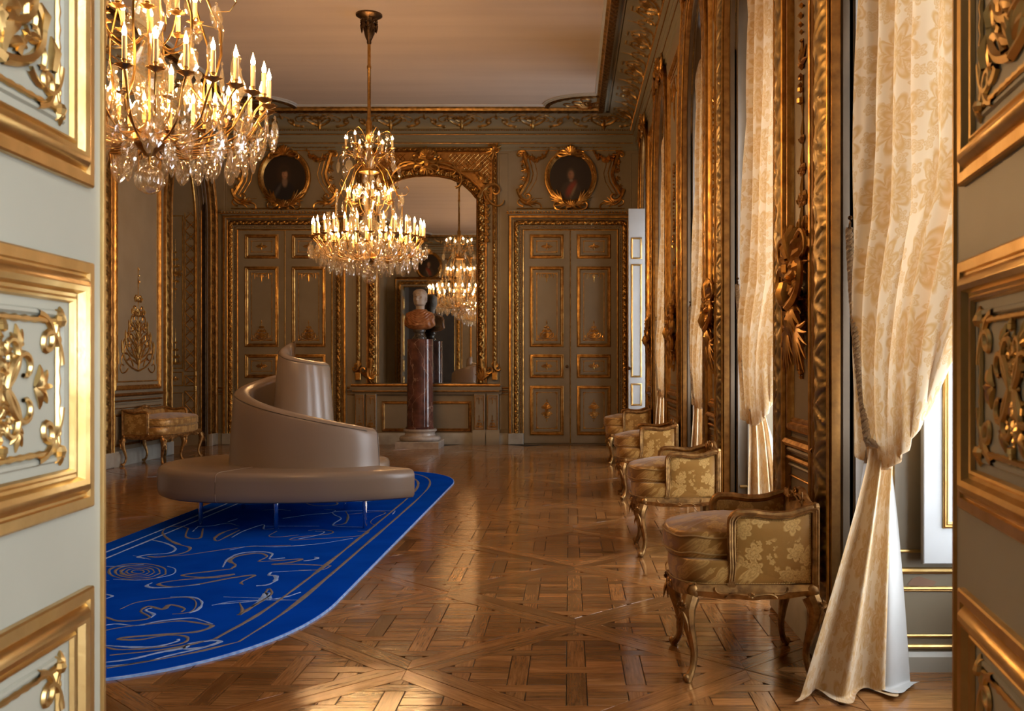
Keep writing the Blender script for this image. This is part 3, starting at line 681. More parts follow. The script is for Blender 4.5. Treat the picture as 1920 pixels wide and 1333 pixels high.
# ------------------------------------------------------------------ elevation of the far wall (X, Z from the survey of the photo: 105.7 px per metre)
def ex(p): return (p-1068)/105.7
def ez(p): return 1.4+(685-p)/105.7
def er(x0, y1, x1, y0): return ex(x0), ez(y0), ex(x1), ez(y1)    # u0, v0, u1, v1 from left, top, right, bottom
ZP = ((3.27, 3.70), (1.706, 3.13), (1.157, 1.576), (.145, 1.02))  # heights of the four panels of every door leaf
def leaf_orn(mb, fr, u0, v0, u1, v1, i, k=1.0, hi=False):
    w = u1-u0; h = v1-v0; g = w*.13; r = .0078*k
    thinframe(mb, fr, u0+g, v0+g, u1-g, v1-g, r*.8)
    c = (u0+u1)/2
    if i in (0, 2):
        f = fr.at(c, (v0+v1)/2, 0); rosette(mb, f, h*.14); sidecurls(mb, f, w*.19, r*1.2)
    elif i == 1:
        candelabra(mb, fr.at(c, v0+g*1.25), h*.26, w*.60, r*1.1, 4); pendant_orn(mb, fr.at(c, v1-g*1.1), h*.12, w*.5, r*1.2)
    else:
        f = fr.at(c, (v0+v1)/2); rosette(mb, f, h*.05)
        candelabra(mb, f.at(0, .03), h*.22, w*.34, r, 3); candelabra(mb, Fr(f.p(0, -.03), f.U, -f.V, f.N), h*.22, w*.34, r, 3)
def leaf(parent, fr, w, h, margin=.12, k=1.0, mats=('paint', 'gold'), knob=None, mw=.07, relief=.018, zs=ZP, T=.05, both=False):
    """a door leaf in the plane fr: u 0..w, v 0..h"""
    mb = MB(); mb.bbox((0, 0, -T), (w, h, 0), .004, fr)
    lf = mb.build('leaf', M[mats[0]], parent, smooth=False)
    for (v0, v1) in zs:
        u0, u1 = margin, w-margin
        m = MB(); m.mould(rect(u0, v0, u1, v1), prof(mw, relief, -.0005), fr); m.build('panel_moulding', M[mats[1]], lf)
    m = MB()
    for (v0, v1) in zs: m.mould(rect(margin+mw+.012, v0+mw+.012, w-margin-mw-.012, v1-mw-.012), [(0, .001), (.004, .006), (.010, .006), (.014, .001)], fr)
    m.build('inner_fillet', M[mats[0]], lf)
    m = MB()
    for i, (v0, v1) in enumerate(zs): leaf_orn(m, fr, margin+mw*.9, v0+mw*.9, w-margin-mw*.9, v1-mw*.9, i, k)
    m.build('carved_ornament', M[mats[1]], lf)
    if knob:
        m = MB(); f = Fr(fr.p(knob, 1.36), fr.U, fr.V, fr.N); m.lathe([(0, .0), (.028, .0), (.028, .006), (.012, .012), (.012, .03), (.028, .042), (.030, .055), (.02, .066), (0, .068)], 14, fr=f)
        m.build('door_knob', M['bronze'], lf)
    return lf
def casing(parent, fr, u0, u1, h, cap=True):
    """gilt architrave round a door opening, and its cap"""
    P = [(u0, 0.2), (u0, h), (u1, h), (u1, 0.2)]
    m = MB(); m.mould(P, [(.0, 0), (.0, .03), (.02, .045), (.03, .03), (.09, .03), (.10, .07), (.15, .07), (.16, .05), (.20, .05), (.21, .085), (.255, .085), (.265, .06), (.265, 0)], fr, False)
    m.build('architrave', M['paint'], parent)
    m = MB(); m.mould(P, bead(.018, .008), Fr(fr.p(0, 0, .042), fr.U, fr.V, fr.N), False)
    def off(d): return [(u0-d, .2), (u0-d, h+d), (u1+d, h+d), (u1+d, .2)]
    for d, w, z in ((.232, .045, .085), (.185, .02, .05), (.008, .02, .04)): m.mould(off(d), bead(w, .018), Fr(fr.p(0, 0, z), fr.U, fr.V, fr.N), False)
    m.build('gilt_moulding', M['gold'], parent)
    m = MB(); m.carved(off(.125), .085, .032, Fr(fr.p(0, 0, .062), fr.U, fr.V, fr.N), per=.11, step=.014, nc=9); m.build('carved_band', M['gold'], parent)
    m = MB(); m.beads(off(.055), .013, Fr(fr.p(0, 0, .032), fr.U, fr.V, fr.N), gap=2.4); m.build('bead_row', M['golddark'], parent)
    m = MB()
    for a, b in ((u0-.275, u0), (u1, u1+.275)): m.bbox((a, 0, 0), (b, .2, .09), .01, fr)
    m.build('plinth_block', M['stone'], parent, smooth=False)
    if cap:
        m = MB(); z = h+.27
        m.mould([(u0-.26, z-.02), (u1+.26, z-.02)], [(0, 0), (0, .08), (.02, .10), (.03, .13), (.075, .15), (.085, .15), (.085, 0)], fr, False); m.build('cap_shelf', M['paint'], parent)
        m = MB(); m.beads([(u0-.30, z+.035), (u1+.30, z+.035)], .022, Fr(fr.p(0, 0, .14), fr.U, fr.V, fr.N), gap=2.6); m.mould([(u0-.3, z+.008), (u1+.3, z+.008)], bead(.02, .012), Fr(fr.p(0, 0, .14), fr.U, fr.V, fr.N), False); m.build('cap_carving', M['gold'], parent)
LB = 'double door of olive panels framed in gilt, '
for k, (c, hw) in enumerate(((ex(535.5), .83), (ex(1069.5), .83))):
    root = tag(empty('door_%d' % (k+1), (0, 0, 0)), kind='structure')
    h = ez(432)
    casing(root, FAR, c-hw, c+hw, h)
    for s in (0, 1):
        fr = Fr(FAR.p(c-hw+s*hw+.003*s, 0.02, .022), FAR.U, FAR.V, FAR.N)
        leaf(root, fr, hw-.003, h-.02, margin=.115, knob=(hw-.06 if s == 0 else None), mw=.062, relief=.02)
    m = MB(); m.mould([(c, 0.02), (c, h)], bead(.018, .02), Fr(FAR.p(0, 0, .02), FAR.U, FAR.V, FAR.N), False); m.build('meeting_bead', M['gold'], root)
# ---- overdoor: carved surround on the wall, portrait hung in it
def portrait_mesh(kind, w, h):
    m = MB(); nr, nt_ = 34, 64
    r = np.linspace(0.001, 1, nr)[:, None]; t = np.arange(nt_)[None, :]*2*pi/nt_
    x = r*np.cos(t); y = r*np.sin(t)
    def ell(cx, cy, a, b, s=.15, rot=0):
        c, sn = cos(rot), sin(rot); X = (x-cx)*c+(y-cy)*sn; Y = -(x-cx)*sn+(y-cy)*c; d = np.sqrt((X/a)**2+(Y/b)**2); return np.clip((1+s-d)/(2*s), 0, 1)[..., None]
    C = np.zeros((nr, nt_, 3))+np.array((.016, .010, .008))
    def over(mask, c): return C*(1-mask)+np.array(c)*mask
    C = over(ell(.1, .3, .8, .7, .8)*.5, (.03, .018, .012))
    if kind == 0:
        C = over(ell(-.02, .12, .28, .42, .35), (.045, .022, .012)); C = over(ell(-.02, -.72, .52, .52, .12), (.008, .008, .014)); C = over(ell(-.34, -.62, .07, .34, .5, -.5), (.07, .06, .06))
        C = over(ell(.02, -.2, .12, .22, .3), (.20, .13, .09)); C = over(ell(.02, .12, .13, .19, .25), (.34, .18, .10)); C = over(ell(.06, .13, .06, .1, .5), (.42, .24, .14)); C = over(ell(-.02, .33, .17, .1, .4), (.03, .018, .01))
        C = over(ell(.04, .03, .035, .012, .6), (.16, .05, .03))
    else:
        C = over(ell(0, -.75, .5, .6, .12), (.045, .030, .022)); C = over(ell(.02, -.5, .16, .36, .4, -.55), (.22, .035, .02)); C = over(ell(.12, -.62, .05, .3, .5, -.45), (.20, .15, .08))
        C = over(ell(0, .12, .17, .26, .3), (.09, .06, .04)); C = over(ell(.02, .1, .13, .19, .25), (.26, .12, .06)); C = over(ell(.05, .14, .06, .1, .5), (.30, .15, .08)); C = over(ell(.02, -.14, .08, .06, .4), (.2, .16, .12))
    for ex_, ey in ((-.03, .15), (.07, .15)): C = over(ell(ex_, ey, .022, .012, .6), (.03, .015, .01))
    P = np.stack([x*w, y*h, 0*x], -1)
    return P, C
def overdoor(c, kind, x0, x1, label, parentwall):
    zt, cz = ez(277), ez(333)
    sw = tag(empty('carved_overdoor', (0, 0, 0), parent=parentwall))
    m = MB(); hw = (x1-x0)/2
    m.carved([(c-hw+.02, zt), (c+hw-.02, zt)], .06, .035, FAR, per=.08, step=.012, nc=7)
    m.mould([(c-hw, zt-.05), (c+hw, zt-.05)], bead(.018, .012), FAR, False)
    f0 = Fr(FAR.p(c, 0), FAR.U, FAR.V, FAR.N)
    side = lambda o=0: np.array([(hw-.10-o, zt-.10), (hw-.13-o, zt-.20), (hw-.17-o, zt-.34), (hw-.20-o, zt-.46), (hw-.17-o, zt-.60), (hw-.10-o, zt-.72), (hw-.03-o, zt-.84)])
    sym(m, f0, side(), .032, lift=.6); sym(m, f0, side(.075), .011); sym(m, f0, side(.15), .007)
    m.mould([(c-.62, ez(380)), (c-.62, ez(372)), (c-.50, ez(372))], bead(.012, .01), FAR, False)
    for k in range(5):
        y = zt-.12-.14*k; x = hw-.10-.06*sin(k*.8)
        f = f0.at(x, y); fl = Fr(f0.p(-x, y), -f0.U, f0.V, f0.N)
        for ff in (f, fl): spray(m, ff, .3-.2*k, .11, 5, .012, 1.6)
    for s in (1, -1):
        f = Fr(f0.p(s*(hw-.10), ez(378)), f0.U*s, f0.V, f0.N)
        m.stroke(curl((.10, .22), -1.7, .52, -1.3, -5.5, 20), taper(20, .035, .018), f, lift=.7)
        m.stroke(curl((.06, .05), -2.2, .30, -.5, -3.2, 12), taper(12, .03, .012), f, lift=.6)
        m.stroke(curl((-.12, -.02), 3.0, .34, .6, 3.8, 12), taper(12, .024, .012), f); spray(m, f.at(-.05, -.03), 2.9, .22, 5, .016, 1.1)
        m.stroke(curl((.0, -.08), .1, .2, .9, 2.4, 8), taper(8, .02, .01), f)
        f = Fr(f0.p(s*(hw-.08), zt-.07), f0.U*s, f0.V, f0.N); m.stroke(curl((-.06, 0), .3, .28, -1.2, -4.5, 12), taper(12, .026, .014), f, lift=.6)
        garland(m, Fr(f0.p(0, 0, .02), f0.U, f0.V, f0.N), (s*(hw-.12), zt-.08), (s*.40, zt-.05), .16, .045, 16); garland(m, f0, (s*(hw-.10), zt-.10), (s*(hw-.08), zt-.42), .0, .022, 9)
    m.mould([(c-hw-.02, ez(391)), (c+hw+.02, ez(391))], bead(.02, .02), FAR, False)
    m.build('carved_surround', M['gold'], sw)
    p = tag(empty('portrait_painting', (c, YF-.012, cz)), label, 'painting')
    f = Fr((0, 0, 0), (1, 0, 0), (0, 0, 1), (0, -1, 0))
    P, C = portrait_mesh(kind, .375, .405); m = MB(); m.grid(f.p(P[..., 0], P[..., 1], .015), False, True, col=C); m.build('canvas', M['canvas'], p)
    el = [(cos(t)*.385, sin(t)*.415) for t in np.arange(56)*2*pi/56]
    m = MB(); m.mould(el, [(0.02, .01), (.0, .03), (-.02, .05), (-.04, .04), (-.055, .055), (-.075, .05), (-.085, .0)], f, True); m.build('oval_frame', M['gold'], p)
    m = MB(); m.carved([(x*1.10, y*1.10) for x, y in el], .035, .018, Fr(f.p(0, 0, .045), f.U, f.V, f.N), True, per=.07, step=.012, nc=6)
    shell(m, Fr(f.p(0, .40, .05), f.U, f.V, f.N), .17, 9, r=.024)
    for a, L, b0, b1 in ((.2, .34, .2, -4.6), (-.5, .3, .6, 4.2), (.9, .2, -.4, -3)): sym(m, Fr(f.p(0, .40, .05), f.U, f.V, f.N), curl((.05, .0), a, L, b0, b1, 12), taper(12, .026, .014), lift=.7)
    m.build('shell_crest', M['gold'], p)
    m = MB(); g = Fr(f.p(0, -.47, .05), f.U, f.V, f.N); shell(m, Fr(g.p(0, -.06, .02), g.U, g.V, g.N), .13, 11, -.2, pi+.2, .016)
    for s in (1, -1):
        gs = Fr(g.p(0, 0), g.U*s, g.V, g.N); spray(m, gs.at(.14, .02), .75, .32, 6, .020, .9, .3); spray(m, gs.at(.08, -.02), .15, .24, 4, .018, .8)
        m.stroke(curl((.06, -.10), -.3, .42, .9, 4.2, 14), taper(14, .024, .012), gs, lift=.6); m.stroke(curl((.02, -.12), -.15, .36, .2, -3.2, 12), taper(12, .02, .01), gs)
    m.build('shell_and_palm', M['gold'], p)
overdoor(ex(534), 0, ex(436), ex(632), 'oval portrait of a youth in dark armour over the left double door', wf)
overdoor(ex(1070), 1, ex(970), ex(1168), 'oval portrait of a man with a red sash over the right double door', wf)
# ---- mirror
mc = ex(800.5); mz0 = ez(718)
half = [(ex(893.9)-mc, ez(374)), (ex(890)-mc, ez(370)), (ex(883)-mc, ez(361)), (ex(866)-mc, ez(345.5)), (ex(845)-mc, ez(336.5)), (ex(822)-mc, ez(332)), (0, ez(331))]
mp_ = [(-half[0][0], mz0)]+[(-a, b) for a, b in half]+[(a, b) for a, b in half[-2::-1]]+[(half[0][0], mz0)]
mir = tag(empty('wall_mirror', (mc, YF, 0)), 'tall arched mirror in carved gilt frame behind the marble bust', 'mirror')
f = Fr((0, 0, 0), (1, 0, 0), (0, 0, 1), (0, -1, 0))
m = MB(); P = np.array(mp_); m.add(f.p(P[:, 0], P[:, 1], .012), [tuple(range(len(P)))]); m.build('mirror_glass', M['mirror'], mir, smooth=False)
m = MB(); m.mould(mp_, [(-.005, .0), (-.005, .035), (.01, .05), (.02, .04), (.15, .04), (.16, .055), (.18, .055), (.185, 0)], f, False); m.build('frame', M['golddark'], mir)
def offs(path, d):
    P = np.array(path, float); dd = np.gradient(P, axis=0); dd /= np.linalg.norm(dd, axis=1)[:, None]; return P+np.c_[-dd[:, 1], dd[:, 0]]*d
def dens(path, st=.06):
    P = np.array(path, float); sl = np.concatenate([[0], np.cumsum(np.linalg.norm(np.diff(P, axis=0), axis=1))]); q = np.linspace(0, sl[-1], int(sl[-1]/st)); return np.c_[np.interp(q, sl, P[:, 0]), np.interp(q, sl, P[:, 1])]
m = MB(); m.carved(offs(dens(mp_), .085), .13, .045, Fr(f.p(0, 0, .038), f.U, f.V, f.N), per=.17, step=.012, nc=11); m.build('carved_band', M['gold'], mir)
m = MB(); m0 = m; cf = Fr(f.p(0, ez(305), .07), f.U, f.V, f.N); cartouche(m, cf, .62, .52, .022); shell(m, Fr(f.p(0, ez(296), .11), f.U, f.V, f.N), .16, 9, r=.024)
for L, a, b in ((.75, -.15, -.6), (.5, .25, -.9)): sym(m, cf, curl((.2, -.02), a, L, b, -2.4, 16), taper(16, .03, .012), lift=.6)
m0.build('crest', M['gold'], mir)
for s in (1, -1):
    m = MB(); fs = Fr(f.p(0, 0, .06), f.U*s, f.V, f.N)
    m.stroke(curl((.93, ez(372)), 1.2, .75, -1.2, -5.6, 22), taper(22, .04, .018), fs, lift=.7)       # shoulder scroll
    m.stroke(curl((1.0, ez(352)), -1.3, .62, .4, 2.6, 14), taper(14, .035, .015), fs, lift=.6)
    m.stroke(curl((.62, ez(322)), .1, .45, -.7, 3.0, 14), taper(14, .028, .014), fs, lift=.6)
    for y in np.linspace(ez(455), ez(385), 7): spray(m, fs.at(1.06, y), 1.3, .11, 5, .013, 1.5)
    for y, a in ((ez(345), .9), (ez(338), 2.3), (ez(360), -.2)): spray(m, fs.at(1.0, y), a, .15, 5, .018, 1.2)
    m.build('scrolled_side', M['gold'], mir); m = MB()   # foot console
    m.stroke(curl((.97, ez(672)), -1.6, .55, .6, 5.8, 22), taper(22, .03, .016), fs, lift=.7); m.stroke(curl((1.02, ez(690)), -1.2, .34, -1.2, -3.4, 14), taper(14, .032, .014), fs, lift=.8)
    spray(m, fs.at(1.0, ez(712)), 1.6, .26, 7, .02, 1.3)
    m.build('foot_scroll', M['gold'], mir)
# outer gilt frame round the mirror, diapered spandrels
ou = ex(928)-mc; ot = ez(281)
osf = tag(empty('chimneypiece_surround', (mc, YF, 0), parent=wf))
P = [(-ou, ez(700)), (-ou, ot), (ou, ot), (ou, ez(700))]
m = MB(); m.mould(P, [(-.045, 0), (-.045, .02), (-.03, .04), (.03, .04), (.045, .02), (.045, 0)], f, False); m.build('frame_moulding', M['golddark'], osf)
m = MB(); m.carved(P, .06, .03, Fr(f.p(0, 0, .035), f.U, f.V, f.N), per=.09, step=.013, nc=7)
for s in (1, -1):
    fs = Fr(f.p(s*ou, ot, .05), f.U*s, f.V, f.N); spray(m, fs, .8, .15, 6, .02, 2.4); spray(m, fs, -2.3, .22, 5, .02, 1.4); m.stroke(curl((-.12, .06), .2, .36, -.8, -4.6, 14), taper(14, .024, .012), fs, lift=.7)
    fs = Fr(f.p(s*ou, ez(700), .04), f.U*s, f.V, f.N)
    m.stroke(curl((.0, .22), -1.7, .3, .4, 4.6, 12), taper(12, .03, .016), fs, lift=.8); m.stroke(curl((.0, .10), .1, .14, 1.2, 3, 8), taper(8, .02, .01), fs, lift=.8); sym(m, fs, curl((.0, .12), .2, .12, 1.5, 2.5, 8), taper(8, .02, .01), lift=.8); m.bbox((-.05, -.12, 0), (.05, .02, .06), .01, fs)
m.build('carved_band', M['gold'], osf)
m = MB()                                             # diaper lattice in the spandrels
def inside_arch(x, z):
    ax = abs(x); hx = half[0][0]+.24
    if ax > ou-.06 or z > ot-.07 or z < ez(372): return False
    zz = np.interp(ax, [0]+[a+.17 for a, b in half[::-1]][0:], [half[-1][1]+.24]+[b+.2 for a, b in half[::-1]]); return z > zz and ax > .38
gx = .058
for s in (1, -1):
    for k in np.arange(-30, 60):
        pts = []
        for t in np.arange(0, 2.2, .02):
            x = -1.25+k*gx*1.4142/1.0+s*t*.7; z = ez(372)+t*.7
            if inside_arch(x, z): pts.append((x, z))
            else:
                if len(pts) > 2: m.stroke([pts[0], pts[-1]], .006, Fr(f.p(0, 0, .008), f.U, f.V, f.N), n=4)
                pts = []
m.build('lattice', M['gold'], osf)
m = MB(); m.add(f.p(*np.array([(-ou+.05, ez(376), .006), (ou-.05, ez(376), .006), (ou-.05, ot-.04, .006), (-ou+.05, ot-.04, .006)]).T), [(0, 1, 2, 3)]); m.build('spandrel_ground', M['golddark'], osf, smooth=False)
# shelf and dado below the mirror
dd_ = tag(empty('chimney_dado', (0, YF, 0), parent=wf)); f = Fr((0, 0, 0), (1, 0, 0), (0, 0, 1), (0, -1, 0))
m = MB(); xs0, xs1 = ex(663), ex(937); z = ez(735)
m.mould([(xs0-.04, z-.04), (xs1+.04, z-.04)], [(0, 0), (0, .06), (.05, .07), (.07, .11), (.12, .12), (.14, .10), (.165, .10), (.165, 0)], f, False)
m.build('shelf', M['paint'], dd_); m = MB(); m.mould([(xs0-.02, ez(722)), (xs1+.02, ez(722))], bead(.05, .03), Fr(f.p(0, 0, .10), f.U, f.V, f.N), False); m.mould([(xs0, ez(733)), (xs1, ez(733))], bead(.02, .015), Fr(f.p(0, 0, .115), f.U, f.V, f.N), False); m.build('gilt_moulding', M['gold'], dd_)
for a, b in ((666, 685), (686.5, 707), (889, 910), (913, 935)):
    u0, v0, u1, v1 = er(a, 740, b, 806); m = MB(); m.bbox((u0, v0-.02, 0), (u1, v1+.02, .075), .01, f); pq = m.build('pilaster', M['paint'], dd_, smooth=False)
    m = MB(); m.mould(rect(u0+.02, v0+.02, u1-.02, v1-.02), bead(.014, .008), Fr(f.p(0, 0, .075), f.U, f.V, f.N)); 
    g = Fr(f.p((u0+u1)/2, v0+.05, .075), f.U, f.V, f.N); candelabra(m, g, .22, .12, .006, 3); pendant_orn(m, Fr(f.p((u0+u1)/2, v1-.05, .075), f.U, f.V, f.N), .12, .1, .006); m.build('carved_ornament', M['golddark'], pq)
    m = MB(); m.mould([(u0-.02, .02), (u1+.02, .02)], [(-.02, 0), (-.02, .11), (.16, .11), (.2, .09), (.24, .085), (.24, 0)], f, False); m.build('plinth_block', M['paint'], pq)
u0, v0, u1, v1 = er(716, 752, 884, 809); m = MB(); m.mould(rect(u0, v0, u1, v1), prof(.055, .02), f); pq = m.build('panel_moulding', M['golddark'], dd_)
m = MB()
for a, b in ((721, 748), (832, 876)): m.box((ex(a), .02, 0), (ex(b), .13, .022), f)
m.build('vent_opening', M['dark'], dd_, smooth=False)
# wall panels, dado rails and baseboards of the far wall
segs = [(ex(405), ex(421)), (ex(641), ex(662)), (ex(937), ex(953)), (ex(1184), ex(1197))]
for a, b in segs:
    m = MB(); m.bbox((a, .95, 0), (b, 5.15, .012), .004, FAR); m.bbox((a, .26, 0), (b, .88, .012), .004, FAR); m.build('panel', M['paint'], wf, smooth=False)
m = MB()
for a, b in ((XL, ex(428)), (ex(640), ex(665)), (ex(935), ex(957)), (ex(1182), XR)):
    for z, w in ((.93, .02), (1.0, .03), (.88, .015)): m.mould([(a, z), (b, z)], bead(w, w), FAR, False)
m.build('dado_rail', M['golddark'], wf)
m = MB()
for a, b in ((XL, ex(425)), (ex(640), ex(955)), (ex(1182), XR)): m.mould([(a, 0), (b, 0)], [(0, 0), (0, .03), (.14, .03), (.17, .022), (.2, .012), (.2, 0)], FAR, False)
tag(m.build('baseboard_far', M['stone']), kind='structure')
m = MB()
for x in (ex(425), ex(641), ex(659), ex(945), ex(950), ex(1183)): m.mould([(x, 1.05), (x, 5.15)], bead(.014, .008), FAR, False)
m.build('stile_bead', M['paint'], wf)
# ------------------------------------------------------------------ side walls: arches, piers, panels
def fo(fr, w): return Fr(fr.p(0, 0, w), fr.U, fr.V, fr.N)
def arch_frame(par, fr, a, b, near, wd=.22):
    e = tag(empty('arch_frame', (0, 0, 0), parent=par))
    A = arch(a, b, .2, .0, 30)
    m = MB(); m.mould(A, [(-.005, -.02), (-.005, .02), (.02, .035), (.03, .028), (wd+.02, .028), (wd+.035, .045), (wd+.06, .045), (wd+.07, 0)], fr, False); m.build('moulding', M['golddark'], e)
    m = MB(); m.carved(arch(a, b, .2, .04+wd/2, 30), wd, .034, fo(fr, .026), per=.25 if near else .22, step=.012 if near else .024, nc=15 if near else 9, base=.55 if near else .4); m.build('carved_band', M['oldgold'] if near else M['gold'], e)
    m = MB(); m.mould(arch(a, b, .2, wd+.075, 30), bead(.028, .022), fo(fr, .035), False); m.mould(arch(a, b, .2, .012, 30), bead(.018, .012), fo(fr, .03), False)
    m.mould([(x, z) for x, z in arch(a, b, .2, -.0, 30)], [(0, -.05), (-.012, -.06), (-.012, -.085), (0, -.095)], fr, False); m.mould([(x, z) for x, z in arch(a, b, .2, -.0, 30)], [(0, -.22), (-.015, -.235), (-.015, -.255), (0, -.27)], fr, False)
    m.build('gilt_bead', M['gold'], e)
    m = MB(); m.mould(arch(a, b, .2, 0, 30), [(0, -.02), (-.012, -.03), (-.012, -.075), (-.02, -.085), (-.012, -.10), (-.012, -.15), (-.018, -.16), (0, -.175)], fr, False); m.build('intrados_moulding', M['umber'], e)
    m = MB(); cf = fr.at((a+b)/2, CRN+.16, .05); cartouche(m, cf, .52, .46, .02)
    for s in (1, -1):
        g = Fr(cf.p(0, 0), cf.U*s, cf.V, cf.N); m.stroke(curl((.12, .05), .3, .65, -.9, -4.2, 18), taper(18, .03, .014), g, lift=.8); m.stroke(curl((.1, -.06), -.2, .75, -.7, 3.6, 18), taper(18, .03, .014), g, lift=.8)
        spray(m, g.at(.45, -.05), -.5, .3, 6, .02, 1.2)
    m.build('crown_cartouche', M['gold'], e)
    m = MB()
    for u0, u1 in ((a-wd-.07, a), (b, b+wd+.07)): m.bbox((u0, 0, 0), (u1, .21, .06), .012, fr)
    m.build('plinth_block', M['stone'], e, smooth=False)
    return e
def pier_panel(par, fr, a, b, near=False, trophy=True):
    if b-a < .35: return
    e = tag(empty('pier_panel', (0, 0, 0), parent=par)); k = 1.0
    m = MB(); m.bbox((a, 1.03, 0), (b, 4.95, .010), .003, fr); m.build('field', M['paint'], e, smooth=False)
    m = MB(); m.mould(rect(a, 1.05, b, 4.9), [(0, 0), (0, .03), (.015, .042), (.035, .042), (.045, .025), (.06, .03), (.07, .012), (.07, .01)], fr); m.build('panel_moulding', M['gold'], e)
    m = MB() if b-a > .75 else None
    if m: m.mould(rect(a+.11, 1.17, b-.11, 4.78), bead(.022, .014), fo(fr, .01)); m.build('inner_moulding', M['goldbright'] if near else M['gold'], e)
    c = (a+b)/2; w = b-a-.26
    m = MB(); F0 = fo(fr, .012)
    if trophy:
        g = F0.at(c, 1.42); cartouche(m, fo(F0.at(c, 1.80), .05), w*.95, .62, .022)
        candelabra(m, F0.at(c, 1.95), .95, w*.85, .015, 5); candelabra(m, Fr(F0.p(c, 1.75), F0.U, -F0.V, F0.N), .42, w*.6, .014, 3)
        for s in (1, -1):
            q = Fr(F0.p(c, 1.7, .05), F0.U*s, F0.V, F0.N)
            m.stroke(curl((.02, .0), .2, .5, .4, 5.2, 18), taper(18, .024, .012), q, lift=1.6); spray(m, q.at(.08, .18), 1.0, .30, 9, .012, 1.7); spray(m, q.at(.08, -.1), -1.0, .28, 9, .011, 1.6); spray(m, q.at(.02, .05), .1, .2, 8, .011, 2.4)
            m.stroke(curl((.05, .25), 1.0, .4, -1, -3, 12), taper(12, .017, .009), q, lift=1.4)
        for y in np.arange(2.85, 3.75, .045): m.ball(F0.p(c+.012*sin(y*40), y, .012), .016*random.uniform(.6, 1.3), 5, 3)
        for y in (2.95, 3.3, 3.6): spray(m, F0.at(c, y), 1.57, .14, 5, .012, 2.2)
    else: candelabra(m, F0.at(c, 1.32), 1.5, w*.95, .014, 6)
    pendant_orn(m, F0.at(c, 4.7), .5, w*.9, .013)
    m.build('carved_trophy' if trophy else 'carved_ornament', M['gold'], e)
    # dado under the panel
    m = MB()
    for z, w_, h in ((.985, .05, .055), (.90, .03, .035), (.80, .014, .014)): m.mould([(a-.04, z), (b+.04, z)], bead(w_, h), fr, False)
    m.mould(rect(a+.04, .27, b-.04, .72), prof(.035, .014), fr); m.build('dado_moulding', M['gold'] if near else M['golddark'], e)
    m = MB(); m.mould([(a-.04, 0), (b+.04, 0)], [(0, 0), (0, .04), (.15, .04), (.18, .03), (.21, .012), (.21, 0)], fr, False); m.build('plinth', M['stone'], e)
    m = MB()
    for z, (w_, h) in ((.945, (.03, .03)), (.86, (.02, .02))): m.mould([(a-.04, z), (b+.04, z)], bead(w_, h), fr, False)
    m.build('dado_rib', M['paint'], e)
WD = .22
for i, (a, b) in enumerate(WINS): arch_frame(wr, RGT, a, b, i <= 1, WD if i else .22)
for i, (a, b) in enumerate(NICHES): arch_frame(wl, LFT, a, b, False, .2)
for i in range(1, len(PIERS)):
    a, b = PIERS[i]; pier_panel(wr, RGT, a+WD+.08, b-WD-.13, i == 1)
for i in range(len(NICHES)-1): pier_panel(wl, LFT, NICHES[i][1]+.34, NICHES[i+1][0]-.42, False, False)
# left pier: bead stile next to the near arch frame
m = MB()
for a, b in NICHES:
    m.beads([(b+.33, .22), (b+.33, 5.1)], .014, LFT, gap=2.6)
m.build('bead_stile', M['golddark'], wl)
# niche backs and panelled far jambs of the left wall
m = MB()
for a, b in NICHES:
    P = np.array(arch(a, b, -.05, n=28)); m.add(LFT.p(P[:, 0], P[:, 1], -.75), [tuple(range(len(P)))])
m.build('niche_back', M['paint'], wl, smooth=False)
for a, b in NICHES[-2:]:
    J = Fr((0, b, 0), (1, 0, 0), (0, 0, 1), (0, -1, 0)); e = tag(empty('niche_jamb', (0, 0, 0), parent=wl))
    x0, x1 = XL-.72, XL-.46; m = MB()
    for z0, z1 in ((1.35, 4.0), (1.05, 1.28), (.28, .92)): m.mould(rect(x0, z0, x1, z1), bead(.02, .014) if z0 > 1 else bead(.012, .01), J)
    g = fo(J, .004); candelabra(m, g.at((x0+x1)/2, 1.42), .62, .2, .009, 4); candelabra(m, g.at((x0+x1)/2, 3.0), .6, .2, .009, 4); candelabra(m, Fr(g.p((x0+x1)/2, 3.0), g.U, -g.V, g.N), .5, .18, .009, 3); f = g.at((x0+x1)/2, 1.165); rosette(m, f, .04); sidecurls(m, f, .07, .006)
    m.build('jamb_ornament', M['gold'], e)
    x0, x1 = XL-.42, XL-.22; m = MB()
    for z0, z1 in ((1.3, 4.15), (1.05, 1.22), (.28, .95)):
        m.mould(rect(x0, z0, x1, z1), bead(.018, .014), J)
        k = (z1-z0)/.2
        n = max(1, int(round(k)))
        for q in range(n):
            zz0, zz1 = z0+(z1-z0)*q/n, z0+(z1-z0)*(q+1)/n
            m.stroke([(x0, zz0), (x1, zz1)], .009, fo(J, .005), n=4); m.stroke([(x1, zz0), (x0, zz1)], .009, fo(J, .005), n=4)
            rosette(m, fo(J, .004).at((x0+x1)/2, (zz0+zz1)/2), .03, 6)
            for xx, z_ in ((.5, .25), (.5, .75), (.25, .5), (.75, .5)): m.ball(J.p(x0+(x1-x0)*xx, zz0+(zz1-zz0)*z_, .005), .011, 5, 3)
    m.build('lattice', M['gold'], e)
    m = MB(); m.mould([(XL-.13, .1), (XL-.13, 4.3)], bead(.03, .03), J, False); m.mould([(XL-.17, .1), (XL-.17, 4.3)], bead(.012, .02), J, False); m.build('gilt_bead', M['gold'], e)
    m = MB(); m.bbox((XL-.11, 0, 0), (XL-.04, 4.35, .05), .005, J); m.build('dark_stile', M['bronze'], e, smooth=False)
